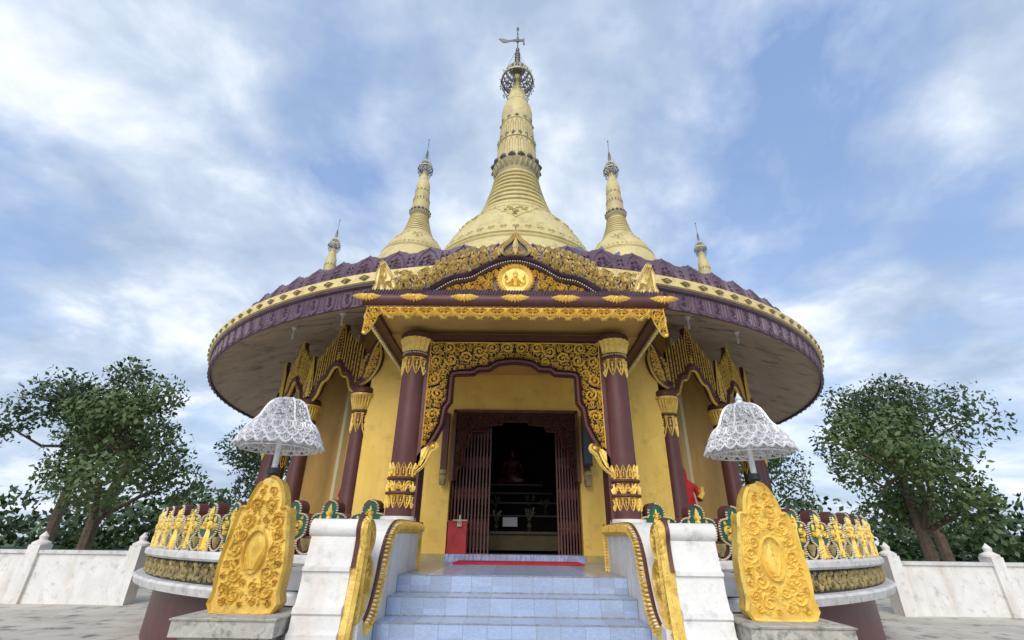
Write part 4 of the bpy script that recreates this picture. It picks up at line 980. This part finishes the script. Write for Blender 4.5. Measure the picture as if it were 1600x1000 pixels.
for s, side_name in ((-1, 'left'), (1, 'right')):
    bal = thing('balustrade', 'curved trefoil balustrade with green panels on the %s of the steps' % side_name, 'balustrade', (s*4.5, 7.2, GZ), 'curved balustrades of the temple platform')
    a0, a1 = (R_(11), R_(78)) if s > 0 else (R_(-78), R_(-11))
    b = MB(); b.lathe([(8.0, .0), (8.17, 0), (8.2, .03), (8.2, .09), (8.17, .118), (8.0, .118)], 60, (CX, CY), a0=a0, a1=a1, cap=False)
    b.build('upper_ledge', WHITE2, bal)
    b = MB(); b.lathe([(7.9, -.28), (8.24, -.28), (8.27, -.31), (8.24, -.40), (8.1, -.42), (7.9, -.42)], 60, (CX, CY), a0=a0, a1=a1, cap=False); b.build('lower_ledge', WHITE2, bal)
    b = MB(); b.lathe([(8.10, -.285), (8.10, .005)], 60, (CX, CY), a0=a0, a1=a1, cap=False); fz = b.build('frieze', mat('dark_green_ground', (.03, .04, .03), (.02, .02, .02), 6, .6), bal)
    b = MB(); vine(b, RB*a0, RB*a1, -.275, -.005, ring(8.105), .035, .21); b.build('frieze_vine', GOLDG, fz)
    b = MB(); vine(b, RB*a0, RB*a1, .118, .19, ring(8.02), .03, .1); b.lathe([(8.02, .118), (8.02, .2)], 60, (CX, CY), a0=a0, a1=a1, cap=False); b.build('foot_foliage', GOLDG, bal)
    for k in range(14):
        phi = s*(R_(12.6)+pitch*k)
        for part in (protoA if kinds[k] == 0 else protoB):
            if (part.name, s) and not part.get('_u'):
                o = part; part['_u'] = 1; ch = []
                o.matrix_basis = about(phi); put(o, bal)
            else:
                o = part.copy(); COL.objects.link(o); o.parent = None; o.matrix_basis = about(phi); put(o, bal)
                for c in [x for x in bpy.data.objects if x.parent == part]:
                    d = c.copy(); COL.objects.link(d); d.parent = o
for o in bpy.data.objects:
    if '_u' in o: del o['_u']

# ================================================================ LEAF PILLARS, PLINTHS, FILIGREE UMBRELLAS
for s, nm in ((-1, 'left'), (1, 'right')):
    X = s*1.99; Y = 4.0
    b = MB(); b.box(X-.36, X+.36, Y-.28, Y+.28, -.30, -.185); b.box(X-.31, X+.31, Y-.24, Y+.24, -.39, -.30); b.box(X-.37, X+.37, Y-.29, Y+.29, -.56, -.39); b.box(X-.30, X+.30, Y-.22, Y+.22, GZ, -.56)
    for q in range(3): b.box(X-.372, X+.372, Y-.292, Y+.292, -.20+.004*q, -.197+.004*q)
    o = b.build('stone_plinth', STONE, loc=(X, Y, GZ)); bv = o.modifiers.new('b', 'BEVEL'); bv.width = .012; bv.segments = 2
    tag(o, 'grey stepped stone plinth under the %s gilt leaf panel' % nm, 'plinth', 'stone plinths beside the stairs')
    lp = thing('leaf_panel', 'tall gilt leaf shaped panel with scroll carving on the %s plinth' % nm, 'carved panel', (X, Y, -.184), 'gilt leaf panels beside the stairs')
    h = [(0, .77), (.05, .755), (.095, .70), (.125, .63), (.14, .555), (.135, .53), (.17, .54), (.195, .52), (.205, .45), (.225, .33), (.245, .2), (.25, .08), (.24, -.05), (.225, -.18)]
    O = smoothpath(sym(h), 2); mp = front(Y-.06, 1, X)
    b = MB(); b.prism(O, -.14, 0, mp); bd = b.build('panel_board', GOLDD, lp)
    b = MB(); b.stroke(O[:-1], .028, .03, mp, back=-.01); ov = [(.085*cos(a), .22+.15*sin(a)) for a in [k*pi/12 for k in range(24)]]
    b.stroke(ov, .02, .03, mp, closed=True); b.leaf(0, .1, pi/2, .22, .09, mp, .03); b.leaf(-.02, .1, pi/2+.3, .15, .05, mp, .03); b.leaf(.02, .1, pi/2-.3, .15, .05, mp, .03)
    for q in (-1, 1):
        reg = [(q*x, y) for x, y in [(.0, .72), (.045, .72), (.08, .67), (.105, .6), (.12, .52), (.17, .5), (.19, .4), (.21, .3), (.225, .15), (.225, 0), (.2, -.15), (0, -.15), (0, .04), (.06, .06), (.105, .15), (.105, .29), (.06, .38), (0, .4)]]
        filigree(b, reg, mp, .062, .015, .02, 700, random.Random(5), fill=.024)
    b.build('scroll_carving', GOLDD if s < 0 else GOLD, bd)
    um = thing('filigree_umbrella', 'white pierced metal ceremonial umbrella above the %s leaf panel' % nm, 'umbrella', (X+s*.03, Y, .74), 'white ceremonial umbrellas on poles')
    UX = X+s*.03; c0 = (UX, Y)
    b = MB(); b.lathe([(.024, .76), (.024, 1.44)], 14, c0); pole = b.build('pole', SILV, um)
    b = MB(); b.lathe([(.04, .70), (.04, .79), (.055, .80), (.055, .845), (.03, .85)], 14, c0); b.build('pole_socket', BLK, um)
    prof = smoothpath([(.025, 1.445), (.09, 1.43), (.145, 1.385), (.18, 1.32), (.205, 1.26), (.235, 1.22), (.265, 1.20)], 4)
    sl_ = [0]
    for p, q in zip(prof, prof[1:]): sl_.append(sl_[-1]+hypot(q[0]-p[0], q[1]-p[1]))
    def at(t):
        t = max(0, min(sl_[-1], t))
        for i in range(len(sl_)-1):
            if t <= sl_[i+1]: f = (t-sl_[i])/(sl_[i+1]-sl_[i]); return prof[i][0]+(prof[i+1][0]-prof[i][0])*f, prof[i][1]+(prof[i+1][1]-prof[i][1])*f
        return prof[-1]
    T = sl_[-1]
    def dm(phi0):
        def f(u, v, hh): r, z = at(T-v); a = phi0+u/r; return (c0[0]+(r+hh)*sin(a), c0[1]-(r+hh)*cos(a), z+hh*.4)
        return f
    b = MB(); rgn = random.Random(9); sec = MB()
    reg = [(at(T-v)[0]*pi/8*.93*q, v) for q, rngv in ((-1, [T*.02*i for i in range(1, 48)]), (1, [T*.02*i for i in range(47, 0, -1)])) for v in rngv]
    for k in range(8):
        m_ = dm(k*pi/4+pi/8)
        if k == 0: C8 = None
        filigree(b, reg, m_, .036, .009, .009, 500, random.Random(9), fill=.018)
        m2 = dm(k*pi/4); b.stroke([(0, T*i/12) for i in range(13)], .02, .016, m2)
    b.build('pierced_dome', SILV, um)
    b = MB(); b.lathe([(.02, 1.43), (.032, 1.445), (.027, 1.475), (.033, 1.485), (.02, 1.51), (.001, 1.55)], 14, c0, cap=False)
    if s > 0: b.build('finial', SILV, um)
    b = MB()
    for ti, (r0, z0, r1, z1) in enumerate(((.262, 1.205, .305, 1.125), (.285, 1.15, .33, 1.075), (.31, 1.10, .352, 1.02))):
        m_ = surf(c0, [(r1+.01, z1-.01), (r0, z0)], r1); n = 22; p = 2*pi*r1/n
        b.lathe([(r0, z0), (r0+.004, z0-.004)], 44, c0, cap=False)
        for k in range(n):
            u = p*(k+.5*(ti % 2)); zb = z1
            b.stroke([(u-p*.5, z0), (u-p*.46, zb+.03), (u-p*.2, zb+.004), (u, zb-.005), (u+p*.2, zb+.004), (u+p*.46, zb+.03), (u+p*.5, z0)], .022, .012, m_); b.stroke([(u-p*.25, z0), (u-p*.2, zb+.03), (u, zb+.018), (u+p*.2, zb+.03), (u+p*.25, z0)], .012, .01, m_)
            for q in (-1, 1): b.scroll(u+q*p*.2, z1+.035, .021, 1, q, m_, .01, 1.1, .4, False, 7)
            b.scroll(u, z1+.068, .022, 2, 1, m_, .01, 1.1, .4, False, 7)
    b.build('scalloped_skirt', SILV, um)
    b = MB(); 
    for r, z in ((.30, 1.0), (.27, 1.03), (.265, 1.20)): b.tube([(c0[0]+r*cos(k*pi/20), c0[1]+r*sin(k*pi/20), z) for k in range(40)], .006, 6, True)
    for k in range(8):
        a = k*pi/4; b.tube([(c0[0], c0[1], 1.43), (c0[0]+.265*cos(a), c0[1]+.265*sin(a), 1.20), (c0[0]+.30*cos(a), c0[1]+.30*sin(a), 1.0)], .005, 5); b.tube([(c0[0], c0[1], 1.12), (c0[0]+.265*cos(a), c0[1]+.265*sin(a), 1.19)], .004, 5)
    b.build('frame_ring', SILV, um)

# ================================================================ STUPAS
main = thing('stupa', 'tall cream central stupa with ringed spire and latticed metal crown', 'stupa', (0, CY, 4.6), 'cream stupas on the temple roof')
c0 = (0, CY)
prof = [(4.1, 4.6), (4.1, 5.4), (3.8, 5.5), (3.8, 6.3), (3.55, 6.4), (3.5, 7.2), (3.32, 7.6), (3.15, 8.0), (3.0, 8.34), (2.95, 8.42), (2.98, 8.46), (2.98, 8.52), (2.92, 8.56), (2.88, 8.60), (2.92, 8.64), (2.90, 8.70), (2.82, 8.74), (2.80, 8.82), (2.70, 9.06), (2.60, 9.30), (2.48, 9.55), (2.33, 9.81), (2.15, 10.07), (1.95, 10.30), (1.75, 10.53), (1.60, 10.70), (1.52, 10.82), (1.50, 10.90)]
b = MB(); b.lathe(prof, 96, c0); b.build('bell_dome', CREAM, main)
b = MB(); r0, z0 = 1.5, 11.42; rp = []; nR = 9
zs = [10.88, 11.19, 11.47, 11.74, 11.99, 12.23, 12.46, 12.68, 12.89, 13.12]; rsn = [1.46, 1.335, 1.235, 1.155, 1.085, 1.02, .965, .92, .88, .84]
for i in range(nR):
    za, zb, ra, rb = zs[i], zs[i+1], rsn[i], rsn[i+1]; d = zb-za
    rp += [(ra-.03, za), (ra+.035, za+d*.12), (ra+.045, za+d*.32), (ra+.02, za+d*.52), (rb-.02, za+d*.6), (rb-.03, za+d*.97)]
b.lathe(rp, 72, c0); b.build('ringed_neck', CREAM, main)
# dark lotus collar
b = MB(); b.lathe([(.80, 13.1), (.82, 13.35), (.9, 13.5), (.96, 13.62), (.86, 13.8), (.80, 13.9)], 64, c0); mS = surf(c0, [(.82, 13.2), (.88, 13.5), (1.0, 13.66)], .9)
b.build('lotus_collar', CREAMD, main)
b = MB(); n = 28
for k in range(n): u = 2*pi*.9*k/n; b.leaf(u, 13.62, -pi/2, .34, .17, surf(c0, [(.80, 13.2), (.86, 13.4), (.93, 13.6)], .9), .05)
b.build('small_petals', CREAMD, main); b = MB()
mS2 = surf(c0, [(.84, 13.55), (.98, 13.72), (.86, 14.05), (.8, 14.3)], .9)
for k in range(16): u = 2*pi*.9*(k+.5)/16; b.stroke([(u, 13.62), (u, 13.72), (u, 13.84), (u, 13.97)], [.10, .30, .24, .03], .08, mS2)
b.build('lotus_petals', LOTUS, main)
b = MB(); p2 = [(.80, 13.85), (.80, 14.2), (.775, 14.6), (.745, 14.93), (.78, 14.95), (.795, 15.0), (.78, 15.06), (.74, 15.08), (.72, 15.2), (.70, 15.7), (.66, 16.05), (.69, 16.07), (.69, 16.13), (.65, 16.16)]
b.lathe(p2, 64, c0); b.build('banded_column', CREAM, main)
b = MB(); m_ = surf(c0, p2, .75); n = 22
for k in range(n):
    u = 2*pi*.75*k/n; b.stroke([(u-.06, 14.0), (u-.065, 14.7), (u, 14.87), (u+.065, 14.7), (u+.06, 14.0)], .02, .022, m_); b.stroke([(u-.06, 15.2), (u-.06, 15.75), (u, 15.98), (u+.06, 15.75), (u+.06, 15.2)], .02, .022, m_)
b.build('column_flutes', CREAMD, main)
b = MB()
for k in range(16): u = 2*pi*.75*(k+.5)/16; b.stroke([(u, 15.0), (u, 15.09), (u, 15.2), (u, 15.3)], [.08, .2, .16, .02], .07, m_); 
for k in range(12): u = 2*pi*.75*k/12; b.stroke([(u, 16.08), (u, 16.15), (u, 16.24), (u, 16.3)], [.08, .24, .2, .03], .07, surf(c0, [(.66, 16.0), (.66, 16.4)], .75))
b.build('bead_petals', LOTUS, main)
b = MB(); b.lathe([(.62, 16.1), (.64, 16.3), (.665, 16.6), (.66, 16.9), (.61, 17.2), (.52, 17.45), (.49, 17.5), (.505, 17.53), (.49, 17.56), (.42, 17.9), (.36, 18.2), (.27, 18.5), (.2, 18.7), (.18, 19.4)], 56, c0); b.build('banana_bud', CREAM, main)
# ornaments on the bell
m_ = surf(c0, prof[16:], 2.75)
b = MB()
for k in range(46):
    u = 2*pi*2.75*k/46; v = 8.93
    for j in range(7): a = j*2*pi/7; b.leaf(u+.03*cos(a), v+.03*sin(a), a, .10, .075, m_, .04)
    b.dome(u, v, .04, .06, m_, 6)
b.stroke([(2*pi*2.75*i/120, 8.93) for i in range(121)], .05, .012, m_); b.build('rosette_ring', CREAM, main)
b = MB(); m3 = surf(c0, prof[16:], 1.9)
for k in range(8):
    u = 2*pi*1.9*k/8; w_ = 2*pi*1.9/8
    for q in (-1, 1):
        b.stroke(smoothpath([(u, 9.42), (u+q*.09, 9.56), (u+q*.20, 9.70), (u+q*.26, 9.80), (u+q*.38, 9.84), (u+q*.42, 10.0), (u+q*.52, 10.1), (u+q*.60, 10.3), (u+q*w_*.5, 10.4)], 3), .045, .035, m3)
    filigree(b, [(u, 9.5), (u+.14, 9.68), (u+.25, 9.82), (u+.34, 9.9), (u+.40, 10.2), (u+.5, 10.45), (u-.5, 10.45), (u-.4, 10.2), (u-.34, 9.9), (u-.25, 9.82), (u-.14, 9.68)], m3, .13, .04, .04, 250, random.Random(3))
b.stroke([(2*pi*1.9*i/96, 10.62) for i in range(96)]+[(2*pi*1.9*.999, 10.62)], .03, .03, surf(c0, prof[16:], 1.9))
for k in range(64): u = 2*pi*1.9*k/64; b.leaf(u, 10.60, -pi/2, .16, .13, m3, .03)
b.build('bell_garland', CREAM, main)
# metal crown
b = MB(); b.lathe([(.34, 19.86), (.38, 19.9), (.36, 19.96), (.30, 19.98), (.29, 20.06), (.17, 20.2), (.11, 20.35), (.09, 20.9), (.0001, 20.9)], 48, c0, cap=False)
b.lathe([(.69, 19.10), (.73, 19.09), (.74, 19.13), (.70, 19.16), (.685, 19.26), (.675, 19.26), (.685, 19.12)], 48, c0, cap=False)
for k in range(18): a = k*pi/9; b.tube([(r*cos(a), CY+r*sin(a), z) for r, z in ((.69, 19.2), (.66, 19.38), (.57, 19.62), (.45, 19.82), (.36, 19.92))], .022, 5)
for r, z in ((.63, 19.46), (.51, 19.72)): b.tube([(r*cos(k*pi/20), CY+r*sin(k*pi/20), z) for k in range(40)], .022, 5, True)
b.build('crown_cage', GSIL, main); b = MB(); b.lathe([(.10, 20.2), (.12, 20.25), (.10, 20.3)], 16, c0); b.build('crown_cap', GSIL, main)
b = MB(); cp_ = surf(c0, [(.70, 19.2), (.66, 19.38), (.57, 19.62), (.45, 19.82)], .6)
for z, n in ((19.22, 30), (19.46, 24), (19.70, 18)):
    for k in range(n): b.leaf(2*pi*.6*k/n, z, pi/2, .14, .09, cp_, .04)
b.build('crown_leaves', GSIL, main)
b = MB()
def hoop(r, z, t, n=40): b.tube([(r*cos(k*2*pi/n), CY+r*sin(k*2*pi/n), z) for k in range(n)], t, 6, True)
hoop(.70, 19.12, .022); hoop(.74, 18.95, .015); hoop(.60, 18.5, .014)
for k in range(10):
    a = k*pi/5; e = (cos(a), sin(a))
    b.tube([(e[0]*r, CY+e[1]*r, z) for r, z in ((.71, 19.12), (.75, 18.95), (.70, 18.72), (.62, 18.55), (.52, 18.3), (.44, 18.1))], .014, 5)
    if 1:
        b.tube([(e[0]*r, CY+e[1]*r, z) for r, z in ((.18, 18.9), (.45, 19.1), (.70, 19.12))], .016, 5); b.tube([(e[0]*r, CY+e[1]*r, z) for r, z in ((.25, 18.55), (.45, 18.6), (.62, 18.55))], .016, 5)
        q = [(e[0]*(.43+.15*cos(t)), CY+e[1]*(.43+.15*cos(t)), 18.85+.17*sin(t)) for t in [j*pi/6 for j in range(12)]]; b.tube(q, .014, 5, True)
    a2 = a+.2
    b.tube([(e[0]*.74, CY+e[1]*.74, 19.14), (e[0]*.80, CY+e[1]*.80, 19.3)], [.016, .004], 5); b.ball((e[0]*.79, CY+e[1]*.79, 19.26), .022, 6)
b.build('lattice_crown', IRON, main)
b = MB(); rb = random.Random(4)
for k in range(40):
    a = k*2*pi/40; z = rb.choice((18.95, 18.6, 18.25)); r = {18.95: .77, 18.6: .66, 18.25: .53}[z]; x, y = r*cos(a), CY+r*sin(a)
    b.tube([(x, y, z), (x, y, z-.12)], .005, 4); b.lathe([(.001, z-.12), (.014, z-.125), (.02, z-.16), (.032, z-.185), (.002, z-.187)], 7, (x, y), cap=False)
b.build('hanging_bells', IRON, main)
b = MB(); b.lathe([(.07, 20.9), (.12, 20.95), (.13, 21.05), (.07, 21.15), (.05, 21.2), (.09, 21.28), (.09, 21.4), (.04, 21.5), (.028, 21.6), (.022, 22.8), (.05, 22.86), (.07, 22.95), (.05, 23.03), (.001, 23.12)], 16, c0, cap=False)
for z in (20.3, 20.45, 20.6, 20.75): b.lathe([(.09, z), (.14-.02*(z-20.3), z+.02), (.14-.02*(z-20.3), z+.06), (.09, z+.08)], 16, c0, cap=False)
for z in (22.25, 22.5):
    for a in (0, pi/2, pi, 3*pi/2): b.tube([(0, CY, z), (.08*cos(a), CY+.08*sin(a), z+.06)], [.015, .005], 5)
b.build('spire_rod', IRON, main)
b = MB()
for k in range(4): a = k*pi/2+.6; b.tube([(0, CY, 21.45), (.68*cos(a), CY+.68*sin(a), 19.3)], .008, 4)
b.build('guy_wires', IRON, main)
b = MB(); zv = 22.05; mv = lambda u, v, h: (u, CY-.02+h, v)
b.prism(smoothpath([(-.92, zv+.12), (-.72, zv+.13), (-.55, zv+.05), (-.4, zv+.03), (-.22, zv+.05), (-.22, zv-.03), (-.4, zv-.09), (-.55, zv-.16), (-.72, zv-.16), (-.80, zv-.04)], 2, True), 0, .03, mv)
b.box(-.25, .33, CY-.02, CY+.02, zv+.05, zv+.075); b.box(-.25, .33, CY-.02, CY+.02, zv-.05, zv-.03); b.box(.27, .33, CY-.03, CY+.03, zv-.15, zv+.18); b.ball((.3, CY, zv-.27), .045, 8)
b.tube([(.3, CY, zv-.15), (.3, CY, zv-.27)], .012, 5); b.lathe([(.06, zv-.12), (.06, zv+.14)], 10, c0)
b.build('wind_vane', IRON, main)
first = True
for s, deg, lb in ((-1, 21.5, 'small cream stupa on the roof immediately left of the central one'), (1, 21.5, 'small cream stupa on the roof immediately right of the central one'),
                   (-1, 66.5, 'outermost small stupa on the left, only its spire tip above the eaves'), (1, 66.5, 'outermost small stupa on the right, only its spire tip above the eaves')):
    a = R_(deg)*s; c = copy_tree(main); [bpy.data.objects.remove(q) for q in list(c.children) if q.name.startswith('wind_vane')]; c['label'] = lb; c.location = (6.1*sin(a)+.04, CY-6.1*cos(a), 4.72); c.scale = (.242, .242, .25); c.rotation_euler = (0, 0, R_(30)*s)

# ================================================================ SMALL THINGS
for s, deg, r in ((-1, 24, 7.45), (-1, 34, 7.45), (1, 24, 7.45), (1, 34, 7.45)):
    a = R_(deg)*s; x, y = CX+r*sin(a), CY-r*cos(a)
    lb = {(-1, 24): 'bare bulb under the left eave, nearer the porch', (-1, 34): 'bare bulb under the left eave, farther from the porch', (1, 24): 'bare bulb under the right eave, nearer the porch', (1, 34): 'bare bulb under the right eave, farther from the porch'}[(s, deg)]
    t = thing('light_bulb', lb, 'light bulb', (x, y, 3.9), 'bulbs hanging under the eaves')
    rs = lambda q: 3.93-(q-7.4)*.478 if q < 7.4 else 3.93
    b = MB(); b.tube([(CX+q*sin(a), CY-q*cos(a), 3.93+(7.4-q)*.478-.012) for q in (7.38, 7.0, 6.7)], .008, 5); b.build('cable', SOF, t)
    b = MB(); b.lathe([(.055, 3.93), (.06, 3.86), (.03, 3.83), (.022, 3.79)], 14, (x, y)); b.build('socket', BULB, t)
    b = MB(); b.lathe([(.02, 3.79), (.022, 3.66), (.018, 3.65), (.001, 3.648)], 12, (x, y)); b.build('glass', BULB, t)
for i, (x, y, z, rz, lb) in enumerate(((1.08, 6.7, 4.84, .2, 'bent blue grey metal flashing on the roof nearest the central dome'), (1.44, 6.8, 4.86, -.5, 'dark folded metal flashing poking up between the domes'), (1.74, 6.7, 4.74, .4, 'pale blue metal flashing in front of the right small stupa'))):
    b = MB(); O = [(-.14, 0), (-.13, .07), (-.02, .16), (.11, .17), (.14, .1), (.14, 0)] if i == 0 else [(-.14, 0), (-.02, .1), (.10, .2), (.12, .19), (.11, 0)]
    m_ = lambda u, v, h: (x+u*cos(rz)-h*sin(rz), y+u*sin(rz)+h*cos(rz), z+v); b.prism(O, 0, .1, m_); tag(b.build('roof_flashing', TEAL, loc=(x, y, z)), lb, 'flashing', 'metal flashings on the roof')

# surroundings at the sides: garden wall and trees
def tree(x, y, H, R0, seed, m, lb):
    rn = random.Random(seed); t = thing('garden_tree', lb, 'tree', (x, y, GZ), 'garden trees around the temple')
    b = MB(); pts = [(x, y, GZ), (x+rn.uniform(-.2, .2), y, GZ+H*.3), (x+rn.uniform(-.4, .4), y+.2, GZ+H*.6), (x+rn.uniform(-.4, .4), y, GZ+H*.85)]; b.tube(pts, [.22, .17, .11, .04], 8)
    cl = []
    for k in range(16):
        a = rn.uniform(0, 6.28); rr_ = R0*sqrt(rn.uniform(.1, 1)); zc = GZ+H*rn.uniform(.42, .95); f = 1-abs((zc-GZ)/H-.65)*1.2; c = (x+rr_*f*cos(a), y+rr_*f*sin(a), zc); cl.append((c, R0*rn.uniform(.28, .48)))
        b.tube([pts[1] if zc < GZ+H*.6 else pts[2], ((c[0]+x)/2, (c[1]+y)/2, zc-H*.08), c], [.08, .05, .02], 5)
    b.build('trunk', BARK, t); b = MB()
    for c, r in cl:
        for k in range(420):
            v = Vector((rn.gauss(0, 1), rn.gauss(0, 1), rn.gauss(0, .8))).normalized()*r*rn.uniform(.55, 1.08); p = Vector(c)+v
            e = Vector((rn.gauss(0, 1), rn.gauss(0, 1), rn.gauss(0, 1))).normalized(); f = e.cross(v+Vector((.01, 0, 0))).normalized(); q = rn.uniform(.06, .13)
            b.add([p-e*q, p+f*q*.5, p+e*q, p-f*q*.5], [(0, 1, 2, 3)])
    b.build('crown', m, t)
TR = [(-13.5, 16, 6.5, 2.4, 'broad'), (-17.5, 19, 8, 2.9, 'tall'), (-21, 15, 6, 2.3, 'low'), (-12.2, 24, 7.5, 2.6, 'far'), (13.5, 16.5, 6.2, 2.3, 'broad'), (17, 20, 8.2, 3, 'tall'), (21.5, 16, 6.4, 2.4, 'low'), (12.4, 25, 7, 2.6, 'far')]
dsc = {'broad': 'broad green tree nearest the temple wall on the %s', 'tall': 'tallest dark green tree on the %s of the temple', 'low': 'lowest green tree at the %s edge of the view', 'far': 'far green tree rising behind the %s arcade'}
for i, (x, y, h, r, k) in enumerate(TR): tree(x, y, h, r, 40+i, LEAF if i % 2 == 0 else LEAF2, dsc[k] % ('left' if x < 0 else 'right'))
for s, nm in ((-1, 'left'), (1, 'right')):
    w = thing('garden_wall', 'low white garden wall with a coping on the %s of the temple' % nm, 'wall', (s*21, 13, GZ), 'garden walls')
    b = MB(); x0, x1 = sorted((s*9.5, s*40)); b.box(x0, x1, 13, 13.2, GZ, GZ+1.1); b.build('wall_face', WHITE, w)
    b = MB(); b.box(x0, x1, 12.95, 13.25, GZ+1.1, GZ+1.18); b.build('coping', WHITE2, w)
    for k in range(12): x = s*(9.6+k*2.6); b = MB(); b.box(x-.15, x+.15, 12.92, 13.28, GZ, GZ+1.3); b.lathe([(.2, GZ+1.3), (.2, GZ+1.35), (.08, GZ+1.42), (.1, GZ+1.5), (.001, GZ+1.62)], 10, (x, 13.1)); b.build('pier', WHITE, w)

b = MB(); rn = random.Random(77)
for k in range(90):
    a = R_(rn.choice((-1, 1))*rn.uniform(14, 62)); D = rn.uniform(62, 80); x, y = D*sin(a), D*cos(a); h = rn.uniform(2.5, 6.5); r = rn.uniform(2.5, 5)
    for j in range(260):
        v = Vector((rn.gauss(0, 1), rn.gauss(0, 1), rn.gauss(0, 1))).normalized(); p = Vector((x+v.x*r, y+v.y*r, GZ+h*.5+v.z*h*.52)); e = Vector((rn.gauss(0, 1), rn.gauss(0, 1), rn.gauss(0, 1))).normalized(); f = e.cross(v+Vector((.01, 0, 0))).normalized(); q = rn.uniform(.25, .5)
        b.add([p-e*q, p+f*q*.6, p+e*q, p-f*q*.6], [(0, 1, 2, 3)])
o = tag(b.build('distant_treeline', LEAF2), 'distant belt of dark trees along the horizon', 'trees'); o['kind'] = 'stuff'
